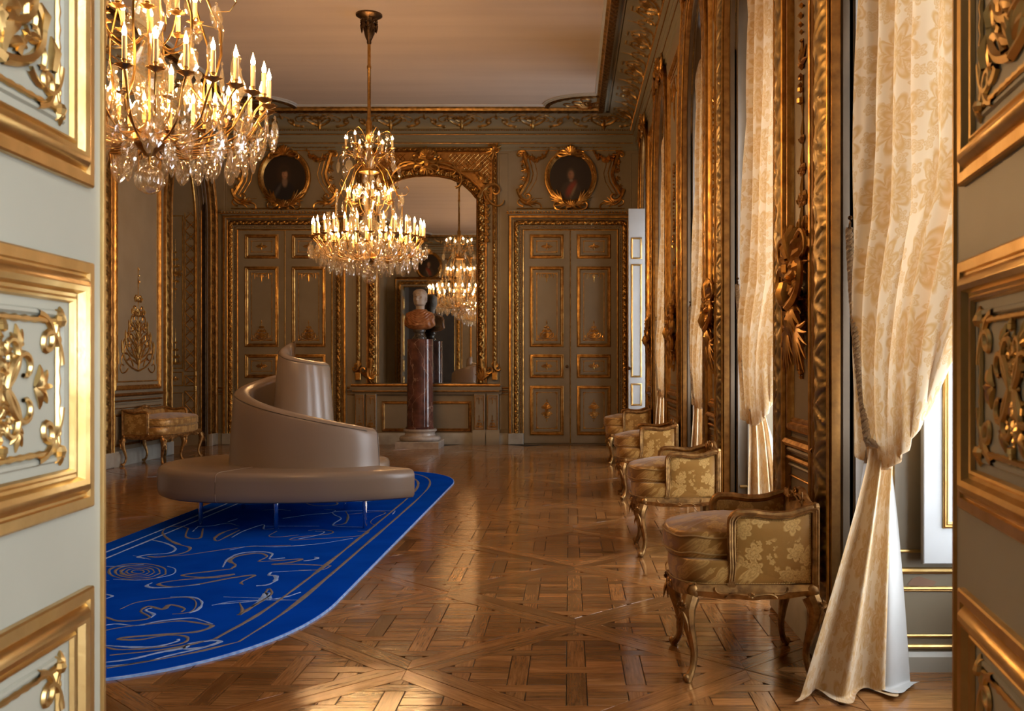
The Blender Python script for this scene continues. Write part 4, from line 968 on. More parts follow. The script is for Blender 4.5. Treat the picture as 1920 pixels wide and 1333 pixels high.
# panelled window reveals (far jambs face the camera) and windows
for i, (a, b) in enumerate(WINS):
    J = Fr((0, b, 0), (1, 0, 0), (0, 0, 1), (0, -1, 0)); e = tag(empty('reveal_panelling', (0, 0, 0), parent=wr))
    x0, x1 = XR+.16, XR+RD-.05
    m = MB(); m.mould(rect(x0, .55, x1, 3.9), bead(.016, .010), J); m.mould([(XR+.1, .46), (XR+RD-.01, .46)], bead(.03, .02), J, False)
    m.mould(rect(x0, .16, x1, .37), bead(.012, .008), J); m.mould([(XR+.02, .38), (XR+RD-.01, .38)], bead(.018, .016), J, False); m.mould([(XR+.02, .115), (XR+RD-.01, .115)], bead(.02, .016), J, False); m.mould([(XR+.02, .165), (XR+RD-.01, .165)], bead(.010, .010), J, False)
    m.build('gilt_moulding', M['goldbright'], e)
    m = MB(); m.mould([(XR+.02, 0), (XR+RD-.01, 0)], [(0, 0), (0, .022), (.07, .022), (.09, .006), (.09, 0)], J, False); m.build('plinth', M['paintpale'], e)
    if i == 0: m = MB(); m.add(J.p(*np.array([(1.545, .395, .003), (1.62, .385, .003), (1.665, .39, .003), (1.68, .41, .003), (1.63, .425, .003), (1.60, .435, .003), (1.57, .425, .003)]).T), [(0, 1, 2, 3, 4, 5, 6)]); m.build('chipped_patch', M['chip'], e, smooth=False)
    # window: casement frame with arched head, glazing bars and panes
    w = tag(empty('window_%d' % (i+1), (0, 0, 0)), kind='structure'); G = Fr((XR+RD+.03, 0, 0), (0, 1, 0), (0, 0, 1), (-1, 0, 0))
    A = arch(a+.02, b-.02, .44, 0, 18); m = MB(); m.mould(A+[], [(0, -.03), (0, .03), (-.07, .03), (-.07, -.03)], G, False); c = (a+b)/2
    m.box((a, .42, -.03), (b, .50, .03), G); m.box((c-.05, .5, -.03), (c+.05, CRN-.02, .035), G); m.box((a, 3.78, -.03), (b, 3.88, .03), G); tp = MB(); tp.box((a, 3.88, -.02), (b, 5.2, .0), G); tp.build('arch_light_block', M['brown'], w, smooth=False)  # opaque board added in the arch head to block daylight and darken the jamb tops
    m.build('window_frame', M['white'], w, smooth=False)
    m = MB()
    for z in (1.15, 1.8, 2.45, 3.1): m.box((a+.05, z-.02, -.015), (b-.05, z+.02, .02), G)
    for x in ((a+c)/2, (b+c)/2): m.box((x-.015, .5, -.012), (x+.015, 4.75, .018), G)
    m.build('glazing_bar', M['white'], w, smooth=False)
    P = np.array(arch(a+.03, b-.03, .45, 0, 18)); m = MB(); m.add(G.p(P[:, 0], P[:, 1], 0), [tuple(range(len(P)))]); m.build('pane', M['glass'], w, smooth=False)
    m = MB(); m.bbox((a, .44, .03), (b, .475, .12), .008, G); m.build('sill', M['white'], w, smooth=False)
G = Fr((XR+RD+.03, 0, 0), (0, 1, 0), (0, 0, 1), (-1, 0, 0)); w = tag(empty('window_6', (0, 0, 0)), kind='structure'); m = MB(); m.mould(rect(AW[0], .5, AW[1], 4.4), [(0, -.03), (0, .03), (.07, .03), (.07, -.03)], G)  # added out of view, so daylight reaches the near left door leaf
for z in (1.2, 1.9, 2.6, 3.3): m.box((AW[0], z-.02, -.015), (AW[1], z+.02, .02), G)
m.box((sum(AW)/2-.04, .5, -.02), (sum(AW)/2+.04, 4.4, .03), G); m.build('window_frame', M['white'], w, smooth=False)
def shutter(w, h, mg=.05, k=.6, name='folding_shutter', parent=None, loc=(0, 0, 0), rz=0, zs=None, matg='goldbright'):
    s = empty(name, loc, rz, parent); fr = Fr((0, 0, 0), (1, 0, 0), (0, 0, 1), (0, -1, 0))
    m = MB(); m.bbox((0, 0, -.035), (w, h, 0), .004, fr); m.build('board', M['white'], s, smooth=False)
    m = MB()
    for z0, z1 in zs: m.mould(rect(mg, z0, w-mg, z1), prof(.03, .012), fr)
    m.build('gilt_moulding', M[matg], s); return s
win1 = bpy.data.objects['window_1']; win5 = bpy.data.objects['window_5']
shutter(.40, 3.35, .085, parent=win1, loc=(1.585, 4.42, .51), zs=((.16, 1.3), (1.4, 3.2)))
s = shutter(.27, 3.9, .045, parent=win5, loc=(.975, 16.36, .1), zs=((.10, .55), (.63, 1.0), (1.10, 2.98), (3.06, 3.42)), rz=.0)
s.name = 'window_leaf'; m = MB(); m.lathe([(0, 0), (.02, 0), (.02, .01), (.008, .02), (.01, .05), (.022, .06), (.02, .08), (0, .085)], 12, fr=Fr((.035, 0, 1.25), (1, 0, 0), (0, 0, 1), (0, -1, 0))); m.box((-.0, 1.22, 0), (.02, 1.28, .03), Fr((0, 0, 0), (1, 0, 0), (0, 0, 1), (0, -1, 0))); m.build('latch_knob', M['bronze'], s)
# ------------------------------------------------------------------ the two near door leaves, folded back into the room on the camera's side of the doorway
def near_leaf(name, hinge, tip, flipn, knob=False):
    h, t = np.array(hinge), np.array(tip); L = np.linalg.norm(t-h); d = (t-h)/L; n = np.array([-d[1], d[0]])*flipn
    root = tag(empty(name, (0, 0, 0)), kind='structure'); fr = Fr((hinge[0], hinge[1], .015), (d[0], d[1], 0), (0, 0, 1), (n[0], n[1], 0))
    zz = [(a-.015, b-.015) for a, b in ((3.27, 3.70), (1.706, 3.13), (1.157, 1.576), (.145, 1.02))]
    mb = MB(); mb.bbox((0, 0, -.048), (L, 3.9, 0), .003, fr); lf = mb.build('leaf', M['paintnear'], root, smooth=False)
    mg = .058; mw = .075
    for v0, v1 in zz:
        P = rect(mg, v0, L-mg, v1)
        m = MB(); m.mould(P, [(0, -.001), (0, .010), (.003, .013), (.019, .013), (.021, .007), (.025, .007), (.028, .012), (.036, .021), (.044, .023), (.052, .019), (.057, .008), (.062, .006), (.066, .010), (.070, .008), (.073, .001)], fr); m.build('panel_moulding', M['goldbright'], lf)
    m = MB()
    for v0, v1 in zz: q = mg+mw+.018; m.mould(rect(q, v0+mw+.012, L-q, v1-mw-.012), [(0, .0005), (.003, .005), (.008, .005), (.012, .0005)], fr)
    m.build('inner_fillet', M['paintnear'], lf)
    for i, (v0, v1) in enumerate(zz):
        m = MB(); u0, u1 = mg+mw+.045, L-mg-mw-.045; a, b = v0+mw+.03, v1-mw-.03; F0 = fo(fr, .001); r = .0052
        # ribbed rod frame with leafy corners
        for p, q in (((u0, a), (u1, a)), ((u1, a), (u1, b)), ((u1, b), (u0, b)), ((u0, b), (u0, a))):
            n_ = max(6, int(np.hypot(q[0]-p[0], q[1]-p[1])/.014)); m.stroke([(p[0]+(q[0]-p[0])*t, p[1]+(q[1]-p[1])*t) for t in np.linspace(0, 1, n_)], [r*(.8+.35*(k % 2)) for k in range(n_)], F0, n=6)
        for sx, x in ((1, u0), (-1, u1)):
            for sy, y in ((1, a), (-1, b)):
                f = Fr(F0.p(x, y), F0.U*sx, F0.V*sy, F0.N)
                m.stroke(curl((-.01, .07), -1.5, .12, 1.4, 3.4, 14), taper(14, .007, .005), f, n=6); m.stroke(curl((.07, -.01), 3.1, .12, -1.4, -3.4, 14), taper(14, .007, .005), f, n=6)
                m.stroke(curl((0, 0), .8, .06, 1.5, 3, 10), taper(10, .007, .003), f, n=6); spray(m, f.at(.0, .0), -2.35, .03, 4, .006, 1.4); m.ball(f.p(0, 0, .006), .011, 8, 5)
        c = (u0+u1)/2; w = u1-u0; h_ = b-a
        if i in (0, 2):
            f = F0.at(c, (a+b)/2); rosette(m, f, .026)
            for s in (1, -1):
                g = Fr(f.o, f.U*s, f.V, f.N)
                for a0, L0, b0, b1 in ((1.3, .16, -1.2, -3.8), (-1.3, .16, 1.2, 3.8), (.7, .14, .6, 4.2), (-.7, .14, -.6, -4.2)): m.stroke(curl((.01, 0), a0, L0*.85, b0, b1, 16), taper(16, .0048, .0035, .0015), g, n=6, lift=.8)
                spray(m, g.at(.10, 0), 0, .06, 5, .006, 1.6); spray(m, g.at(.04, .06), 1.2, .04, 4, .005, 1.2); spray(m, g.at(.04, -.06), -1.2, .04, 4, .005, 1.2)
            candelabra(m, f.at(0, .02), .08, .08, .005, 2); candelabra(m, Fr(f.p(0, -.02), f.U, -f.V, f.N), .08, .08, .005, 2)
        elif i == 1:
            candelabra(m, F0.at(c, a+.03), .42, w*.85, .009, 5); pendant_orn(m, F0.at(c, b-.03), .22, w*.7, .009)
        else:
            f = F0.at(c, (a+b)/2); rosette(m, f, .04); candelabra(m, f.at(0, .03), h_*.36, w*.7, .008, 4); candelabra(m, Fr(f.p(0, -.03), f.U, -f.V, f.N), h_*.36, w*.7, .008, 4)
        m.build('carved_ornament', M['goldbright'], lf)
    m = MB(); m.mould([(L, .01), (L, 3.9)], [(-.006, .0), (-.004, .006), (.004, .006), (.006, 0), (.006, -.012)], fr, False); m.build('edge_bead', M['goldbright'], lf)
    return root
near_leaf('door_3', (-.795, 1.06), (-.836, 1.762), -1)
near_leaf('door_4', (.585, 1.06), (.684, 1.745), 1)
# ------------------------------------------------------------------ front wall (seen in the mirror)
for a, b in (DA, DB):
    e = tag(empty('doorway_surround', (0, 0, 0), parent=wfr)); P = [(a, .2), (a, DH), (b, DH), (b, .2)]
    m = MB(); m.mould(P, [(0, -.3), (0, .03), (.03, .05), (.26, .05), (.28, .0)], FRT, False); m.build('architrave', M['paint'], e)
    m = MB(); m.carved([(x+(-.13 if x < (a+b)/2 else .13), z+(.13 if z > 1 else 0)) for x, z in P], .12, .04, fo(FRT, .05), per=.16, step=.03, nc=7); m.mould(P, bead(.03, .03), fo(FRT, .045), False); m.mould([(x+(-.25 if x < (a+b)/2 else .25), z+(.25 if z > 1 else 0)) for x, z in P], bead(.04, .03), fo(FRT, .045), False); m.build('carved_band', M['gold'], e)
    # overdoor
    c = (a+b)/2; m = MB(); m.mould([(c-1.1, DH+.3), (c+1.1, DH+.3)], bead(.08, .1), FRT, False); m.carved([(c-.95, 5.28-.02), (c+.95, 5.26)], .07, .04, FRT, per=.1, step=.03, nc=6)
    for s in (1, -1):
        g = Fr(FRT.p(c, 0), FRT.U*s, FRT.V, FRT.N); m.stroke([(.88, 5.2), (.8, 4.95), (.76, 4.75), (.84, 4.5)], .03, g); m.stroke(curl((.9, 4.75), -1.7, .52, -1.3, -5.5, 16), taper(16, .035, .018), g); garland(m, g, (.8, 5.15), (.44, 5.15), .12, .03, 8)
    m.build('carved_surround', M['golddark'], e)
    if a > -3: continue
    P, C = portrait_mesh(a < -3, .375, .405); f = Fr(FRT.p(c, 4.82, .02), -FRT.U, FRT.V, FRT.N); p = tag(empty('portrait_painting', f.o.tolist()), 'oval portrait reflected in the mirror, above the reflected doorway', 'painting')
    f = Fr((0, 0, 0), (-1, 0, 0), (0, 0, 1), (0, 1, 0)); m = MB(); m.grid(f.p(P[..., 0], P[..., 1], 0), False, True, col=C); m.build('canvas', M['canvas'], p)
    el = [(cos(t)*.385, sin(t)*.415) for t in np.arange(40)*2*pi/40]; m = MB(); m.mould(el, [(0.02, .0), (.0, .03), (-.04, .04), (-.085, .0)], f, True); shell(m, Fr(f.p(0, .42, .03), f.U, f.V, f.N), .17, 7, r=.024); shell(m, Fr(f.p(0, -.5, .03), f.U, f.V, f.N), .13, 7, r=.02); m.build('oval_frame', M['gold'], p)
# an open leaf in the second doorway
r_ = tag(empty('door_5', (0, 0, 0)), kind='structure'); leaf(r_, Fr((DB[0]+.03, YN+.02, .02), (.10, .995, 0), (0, 0, 1), (1, -.1, 0)), .86, 3.95, mats=('paint', 'gold'))
m = MB(); m.mould(rect(-3.0, 1.2, -1.9, 5.0), prof(.08, .03), FRT); m.mould(rect(-3.4, .0, -1.5, 5.1), bead(.06, .04), FRT); m.build('panel_moulding', M['gold'], wfr)
# ------------------------------------------------------------------ rug
def sup(cx, cy, a, b, n, k=96, asym=0):
    out = []
    for t in np.arange(k)*2*pi/k:
        c, s = cos(t), sin(t); out.append((cx+a*abs(c)**(2/n)*(1 if c > 0 else -1), cy+b*abs(s)**(2/n)*(1 if s > 0 else -1)))
    return out
RC = (-2.49, 8.66)
rug = tag(empty('blue_rug', (RC[0], RC[1], .0)), 'long royal blue wool rug with rounded ends and white and ochre line drawings', 'rug')
def rugout(a, b, z0, z1):
    n = 160; o = []
    L = b; R = a
    for t in np.arange(n)*2*pi/n:
        c, s = cos(t), sin(t); e = 2/2.2
        x = R*abs(c)**e*(1 if c > 0 else -1); y = (1.55)*abs(s)**e*(1 if s > 0 else -1)
        y += (L-1.55)*(1 if y > 0 else -1) if abs(s) > 1e-9 else 0
        o.append((x, y))
    return o
O = rugout(1.12, 4.37, 0, 0); m = MB()
Q = np.array(O); k = len(Q); V = np.vstack([np.c_[Q, np.full(k, .001)], np.c_[Q, np.full(k, .010)], np.c_[Q*.996, np.full(k, .013)]])
F = [(i, (i+1) % k, k+(i+1) % k, k+i) for i in range(k)]+[(k+i, k+(i+1) % k, 2*k+(i+1) % k, 2*k+i) for i in range(k)]
nn = k//2; c0 = 2*k
order = list(range(c0, c0+k)); 
m.add(V, F); b0 = 2*k
# cap as strips between left and right outline points
half_ = k//2
for i in range(k//4, k//4+k//2): pass
F2 = []
for i in range(half_-1):
    a_, b_ = (k//4+i) % k, (k//4-i) % k; a2, b2 = (k//4+i+1) % k, (k//4-i-1) % k
    F2.append((c0+a_, c0+a2, c0+b2, c0+b_)) if i else F2.append((c0+a_, c0+a2, c0+b2))
F2.append((c0+(k//4+half_-1) % k, c0+(k//4+half_) % k, c0+(k//4-half_+1) % k))
m.F += F2; m.M += [0]*len(F2)
m.build('pile', M['rug'], rug, smooth=False)
m = MB(); m.mould([(x, y) for x, y in O], [(.003, .004), (.002, .012), (-.005, .010), (-.006, .0)], ID); m.build('edge_binding', M['rugwhite'], rug)
def ribbon(mb, pts, w, z=.0145, seed=0):
    pts = np.array(pts, float)
    # Catmull-Rom
    P = np.vstack([2*pts[0]-pts[1], pts, 2*pts[-1]-pts[-2]]); out = []
    for i in range(1, len(P)-2):
        for t in np.linspace(0, 1, 9)[:-1]:
            out.append(.5*((2*P[i])+(-P[i-1]+P[i+1])*t+(2*P[i-1]-5*P[i]+4*P[i+1]-P[i+2])*t*t+(-P[i-1]+3*P[i]-3*P[i+1]+P[i+2])*t**3))
    out.append(P[-2]); q = np.array(out); d = np.gradient(q, axis=0); d /= np.linalg.norm(d, axis=1)[:, None]+1e-9; n = np.c_[-d[:, 1], d[:, 0]]
    rr = np.random.RandomState(seed+len(pts)); ww = w*(.35+1.0*np.abs(np.sin(np.linspace(.25, pi-.25, len(q))))**.6)*(1+.35*np.convolve(rr.randn(len(q)), [.3, .4, .3], 'same'))*(1+.25*np.sin(np.linspace(0, 9, len(q))+seed)); ww = np.clip(ww, .002, .05)
    c = np.array([-.5, -.3, .3, .5])[None, :]; U = q[:, 0, None]+n[:, 0, None]*ww[:, None]*c; Vv = q[:, 1, None]+n[:, 1, None]*ww[:, None]*c
    Z = np.broadcast_to(np.array([.012, z, z, .012])[None, :], U.shape); mb.grid(np.stack([U-RC[0], Vv-RC[1], Z], -1))
def fl(p): x, y = p; Y = 2590/(y-685); return ((x-1068)*Y/1850, Y)
RUGL = [["w",0.018,[[-3.337,7.858],[-3.141,7.686],[-2.983,7.465],[-2.963,7.286],[-3.086,7.233],[-3.123,7.138],[-3.045,7.087]]],["w",0.01,[[-3.145,8.228],[-3.197,8.487]]],["w",0.008,[[-3.197,8.487],[-3.093,8.528],[-3.004,8.665],[-2.847,8.507]]],["g",0.02,[[-3.25,8.405],[-3.099,7.975],[-2.971,7.93],[-3.116,8.385]]],["g",0.022,[[-3.443,8.405],[-3.367,8.161],[-3.18,7.841],[-3.01,7.627],[-2.887,7.505],[-2.855,7.309],[-2.959,7.138],[-3.061,7.159]]],["g",0.012,[[-3.455,8.456],[-3.357,8.507],[-3.25,8.405]]],["g",0.02,[[-2.83,8.405],[-2.878,8.208],[-2.852,7.93],[-2.781,7.797],[-2.78,8.02],[-2.78,8.306]]],["w",0.012,[[-2.723,7.948],[-2.73,8.257],[-2.669,8.591],[-2.587,8.355],[-2.477,8.405]]],["w",0.006,[[-3.03,8.741],[-3.003,8.919]]],["w",0.006,[[-2.945,9.449],[-2.796,9.487],[-2.664,9.423]]],["w",0.008,[[-2.599,8.942],[-2.411,9.176],[-2.251,9.274],[-2.246,9.449],[-2.359,9.487]]],["w",0.01,[[-2.758,9.931],[-2.793,10.132]]],["g",0.016,[[-2.704,9.988],[-2.503,9.751],[-2.324,9.82],[-2.385,10.074]]],["w",0.012,[[-2.214,10.031],[-2.062,10.074],[-1.955,10.251],[-1.911,10.403]]],["w",0.014,[[-1.661,9.398],[-1.873,9.423],[-2.216,9.36],[-2.19,9.176],[-2.072,8.942],[-2.068,8.665],[-2.014,8.507],[-1.765,8.456]]],["w",0.008,[[-1.661,9.398],[-1.649,9.176]]],["g",0.018,[[-2.122,9.36],[-2.035,9.058],[-1.973,8.665],[-2.043,8.559]]],["g",0.008,[[-2.062,9.176],[-1.823,9.36],[-1.732,9.274],[-1.77,8.999],[-1.759,8.719],[-1.665,8.507]]],["g",0.012,[[-2.193,8.286],[-2.12,8.325],[-1.987,8.257],[-1.985,8.113],[-2.191,7.975],[-2.216,7.841],[-2.04,7.885],[-1.722,8.02],[-1.676,8.228],[-1.773,8.257]]],["w",0.012,[[-2.128,8.257],[-2.046,8.228],[-2.055,8.067],[-2.166,7.885]]],["w",0.006,[[-2.626,8.507],[-2.337,8.507],[-2.158,8.507]]],["g",0.01,[[-2.45,8.257],[-2.444,8.02],[-2.35,7.975],[-2.216,8.067]]],["w",0.01,[[-2.554,7.409],[-2.442,7.57],[-2.223,7.545],[-1.953,7.669],[-1.738,7.912]]],["g",0.01,[[-3.061,7.159],[-2.84,7.196],[-2.67,7.363],[-2.517,7.521],[-2.311,7.586],[-2.149,7.602]]],["w",0.02,[[-2.384,6.778],[-2.444,7.051],[-2.433,7.271],[-2.312,7.347],[-2.193,7.271],[-2.146,7.066],[-2.052,7.109]]],["g",0.022,[[-2.307,6.713],[-2.323,6.858],[-2.418,7.016],[-2.408,7.196],[-2.293,7.286],[-2.196,7.159],[-2.197,6.981],[-2.067,7.016],[-1.92,7.066],[-1.964,6.946],[-2.068,6.878],[-1.889,6.878],[-1.65,6.825]]],["g",0.022,[[-2.298,6.726],[-2.411,6.65],[-2.562,6.526],[-2.392,6.454],[-2.233,6.556],[-2.293,6.465],[-2.517,6.377],[-2.609,6.263],[-2.488,6.18],[-2.346,6.263],[-2.225,6.418],[-2.086,6.526],[-2.102,6.32],[-2.062,6.235]]],["g",0.01,[[-1.65,6.825],[-1.68,6.7],[-1.835,6.681]]],["w",0.018,[[-1.886,6.995],[-1.824,7.051],[-1.821,7.123],[-1.846,7.138]]],["w",0.022,[[-2.665,6.291],[-2.661,6.208],[-2.588,6.153],[-2.464,6.18],[-2.34,6.246]]],["w",0.026,[[-2.003,6.618],[-1.988,6.526],[-1.934,6.495],[-1.896,6.348],[-1.912,6.235],[-1.972,6.208]]],["w",0.006,[[-2.003,6.618],[-1.83,6.662],[-1.666,6.7]]],["w",0.012,[[-2.053,5.725],[-1.87,5.797],[-1.713,5.894],[-1.645,6.031]]],["w",0.007,[[-2.068,5.702],[-1.945,5.811],[-1.602,5.83]]],["w",0.006,[[-2.072,5.909],[-1.85,5.879],[-1.648,5.83]]],["w",0.03,[[-1.825,5.656],[-1.831,5.894],[-1.843,6.01],[-1.781,5.845],[-1.82,5.86]]],["g",0.018,[[-1.932,5.773],[-1.853,5.588],[-1.837,5.488],[-1.825,5.656],[-1.807,5.969],[-1.866,6.126],[-1.858,6.021]]],["g",0.01,[[-2.556,5.611],[-2.532,5.773],[-2.41,5.869],[-2.279,5.894],[-2.186,5.773],[-2.133,5.588],[-2.157,5.522],[-2.215,5.501]]],["w",0.016,[[-2.391,5.909],[-2.244,5.894],[-2.151,5.773],[-2.113,5.611],[-2.13,5.522]]],["g",0.018,[[-2.57,5.449],[-2.444,5.353],[-2.336,5.374],[-2.314,5.437],[-2.419,5.566],[-2.423,5.679],[-2.315,5.611],[-2.313,5.716],[-2.201,5.633],[-2.182,5.544]]],["w",0.016,[[-2.39,5.642],[-2.401,5.588],[-2.319,5.501],[-2.3,5.416]]],["w",0.016,[[-2.486,5.261],[-2.427,5.293],[-2.308,5.261],[-2.22,5.353],[-2.083,5.416],[-2.0,5.366],[-1.911,5.285]]],["g",0.02,[[-2.437,5.156],[-2.374,5.222],[-2.247,5.293],[-2.113,5.353],[-1.962,5.293],[-1.902,5.245],[-1.945,5.137],[-2.107,5.082],[-2.275,5.027],[-2.264,4.991],[-2.169,4.991],[-2.072,5.07],[-1.961,5.045],[-1.929,4.938],[-2.015,4.859],[-2.188,4.813],[-2.301,4.87]]],["w",0.018,[[-2.309,4.887],[-2.161,4.859],[-2.038,4.87],[-1.975,4.956],[-1.982,4.998]]],["w",0.024,[[-2.176,4.604],[-2.071,4.659],[-1.978,4.77],[-1.893,4.846],[-1.893,4.921],[-1.804,4.973],[-1.755,4.949],[-1.801,4.859],[-1.876,4.826],[-1.902,4.87]]],["w",0.014,[[-2.148,4.544],[-2.001,4.604],[-1.911,4.722],[-1.838,4.803],[-1.772,4.887]]],["g",0.016,[[-2.683,6.554],[-2.715,6.405],[-2.851,6.388],[-3.019,6.51],[-3.126,6.71],[-3.102,6.872],[-2.956,6.893],[-2.78,6.756],[-2.683,6.554]]],["g",0.016,[[-2.733,6.583],[-2.749,6.46],[-2.851,6.437],[-2.984,6.525],[-3.073,6.679],[-3.063,6.811],[-2.955,6.837],[-2.817,6.74],[-2.733,6.583]]],["g",0.016,[[-2.779,6.604],[-2.784,6.508],[-2.856,6.483],[-2.956,6.544],[-3.026,6.657],[-3.024,6.758],[-2.949,6.785],[-2.846,6.72],[-2.779,6.604]]],["g",0.012,[[-2.818,6.618],[-2.818,6.549],[-2.866,6.528],[-2.935,6.566],[-2.985,6.643],[-2.988,6.715],[-2.939,6.737],[-2.868,6.696],[-2.818,6.618]]],["g",0.012,[[-2.857,6.627],[-2.854,6.587],[-2.879,6.573],[-2.917,6.593],[-2.946,6.635],[-2.95,6.675],[-2.924,6.689],[-2.886,6.669],[-2.857,6.627]]],["w",0.008,[[-2.776,6.811],[-2.683,6.713],[-2.64,6.526],[-2.772,6.377],[-2.958,6.395]]],["w",0.012,[[-3.219,6.811],[-3.096,6.811],[-2.969,6.878]]],["w",0.01,[[-3.006,6.36],[-2.967,6.36]]],["w",0.014,[[-2.833,5.995],[-2.749,5.929],[-2.762,5.845]]],["w",0.006,[[-3.185,7.196],[-2.994,7.051]]],["g",0.021,[[-1.66,4.95],[-1.6,5.6],[-1.585,6.5],[-1.58,7.6],[-1.575,9],[-1.58,10.4],[-1.62,11.4],[-1.74,12.1],[-1.98,12.6],[-2.4,12.78]]],["g",0.026,[[-1.8,5.0],[-1.73,5.55],[-1.7,6.5],[-1.69,7.6],[-1.69,9],[-1.695,10.4],[-1.74,11.3],[-1.86,11.95],[-2.08,12.4],[-2.4,12.56]]],["g",0.02,[[-2.12,4.52],[-1.86,4.72],[-1.66,4.95]]],["g",0.02,[[-2.2,4.72],[-1.96,4.83],[-1.8,5.0]]],["w",0.022,[[-3.19,5.2],[-3.38,5.9],[-3.44,6.8],[-3.44,8],[-3.44,9.5],[-3.43,10.8],[-3.38,11.6],[-3.19,12.2],[-2.84,12.6]]],["w",0.016,[[-3.08,5.2],[-3.27,5.9],[-3.33,6.8],[-3.33,8],[-3.33,9.5],[-3.3200000000000003,10.8],[-3.27,11.6],[-3.08,12.2],[-2.73,12.6]]],["w",0.02,[[-2.9,12.4],[-2.5,12.45],[-2.1,12.3],[-1.92,11.9],[-2.0,11.6],[-2.3,11.45]]],["g",0.02,[[-2.7,12.2],[-2.4,12.2],[-2.15,12.0],[-2.2,11.75],[-2.45,11.7]]],["w",0.016,[[-2.3,11.1],[-2.0,10.9],[-1.85,10.6],[-1.95,10.4],[-2.3,10.3]]]]
for col, name in (('w', 'white_drawing'), ('g', 'ochre_drawing')):
    m = MB()
    for i, (c, w, pts) in enumerate(RUGL):
        if c == col: ribbon(m, pts, w, seed=i)
    m.build(name, M['rugwhite'] if col == 'w' else M['ruggold'], rug)
# ------------------------------------------------------------------ spiral sofa
SC = (-2.50, 9.20)
sofa = tag(empty('spiral_sofa', (SC[0], SC[1], 0)), 'round taupe leather sofa whose backrest spirals up to a curled peak, on steel legs', 'sofa')
def lerp(x, xs, ys):                                 # smooth (pchip-like) interpolation
    xs, ys = np.array(xs, float), np.array(ys, float); d = np.diff(ys)/np.diff(xs); mth_ = np.r_[d[0], np.where(d[:-1]*d[1:] > 0, 2*d[:-1]*d[1:]/(d[:-1]+d[1:]+1e-12), 0), d[-1]]
    x = np.clip(x, xs[0], xs[-1]); i = np.clip(np.searchsorted(xs, x)-1, 0, len(xs)-2); h = xs[i+1]-xs[i]; t = (x-xs[i])/h
    return (2*t**3-3*t**2+1)*ys[i]+(t**3-2*t**2+t)*h*mth_[i]+(-2*t**3+3*t**2)*ys[i+1]+(t**3-t**2)*h*mth_[i+1]
A0 = -33
ang = np.linspace(A0, A0+360, 121)
rad = lerp(ang, [-33, 0, 45, 90, 140, 180, 225, 270, 300, 327], [.80, .80, .86, .95, 1.10, 1.22, 1.25, 1.14, 1.22, 1.40])
out = np.c_[np.cos(np.radians(ang))*rad, np.sin(np.radians(ang))*rad]
# the step: from the tip back to the inner start, rounded at the tip
tip, st = out[-1], out[0]; step = [tip+(st-tip)*t for t in (.03, .3, .6, .97)]
out = np.vstack([out, step]); cen = np.array([0, 0])
def ringloft(mb, out, rings, cen):
    P = np.stack([np.c_[cen+(out-cen)*s, np.full(len(out), z)] for s, z in rings]); b = mb.n; mb.grid(P, False, True); k = len(out)
    return b, k
rings = [(.93, .262), (.970, .265), (.990, .276), (.999, .30), (1, .34), (1, .44), (.999, .475), (.991, .497), (.975, .511), (.95, .517), (.6, .521), (.25, .522)]
m = MB(); b, k = ringloft(m, out, rings, cen); m.F += [tuple(range(b+(len(rings)-1)*k, b+len(rings)*k)), tuple(range(b, b+k))]; m.M += [0, 0]
seat = m.build('seat', M['leather'], sofa)
# stitched seams round the edge and across the seat
for a in (250, 130, 20):
    m = MB()
    r = float(lerp(np.array([a+0.]), list(ang), list(rad))[0]); ca, sa = cos(radians(a)), sin(radians(a))
    m.tube([(ca*r*s, sa*r*s, z+.001) for s, z in rings[1:]], .0022, 4, caps=False)
    m.build('seam', M['stitch'], seat)
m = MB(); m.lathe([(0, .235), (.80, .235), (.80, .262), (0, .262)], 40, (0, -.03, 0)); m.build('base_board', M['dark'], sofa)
# backrest ribbon: angle from the right-hand end, going clockwise
T = np.concatenate([np.linspace(0, 560, 190)])
phi = -33-T
R = lerp(T, [0, 25, 57, 100, 147, 200, 237, 290, 330, 400, 460, 510, 560], [.88, .78, .68, .60, .56, .50, .42, .30, .235, .205, .185, .15, .06])
H = lerp(T, [0, 25, 57, 100, 147, 200, 237, 290, 330, 370, 420, 470, 500, 530, 560], [.845, .925, 1.02, 1.13, 1.22, 1.33, 1.40, 1.435, 1.44, 1.455, 1.485, 1.54, 1.575, 1.61, 1.63])
cxo = lerp(T, [0, 150, 300, 560], [.02, .02, -.04, -.07])
th = lerp(T, [0, 300, 420, 520, 560], [.145, .15, .13, .08, .02])
n_ = 9; G = []
for i in range(len(T)):
    a = radians(phi[i]); d = np.array([cos(a), sin(a)]); c = np.array([cxo[i], 0.0]); h = H[i]; t = th[i]; lean = .035*(h-.5)+.05*max(0, T[i]-40)/520
    z0 = .50; pr = []                                # (radial, z) from outer bottom over the rounded top to the inner bottom
    pr.append((t/2+.015, z0)); 
    for q in (.06, .3, .6, .85): pr.append((t/2+.012*(1-q), z0+(h-t*.42-z0)*q))
    for w in np.linspace(0, pi, n_): pr.append((t/2*cos(w)*(1.0), h-t*.42+t*.42*sin(w)))
    for q in (.7, .3, 0): pr.append((-t/2, z0+(h-t*.42-z0)*q))
    G.append([(*(c+d*(R[i]+r-lean*((z-z0)/(h-z0)))), z) for r, z in pr])
G = np.array(G); m = MB(); b = m.n; m.grid(G); kk = G.shape[1]
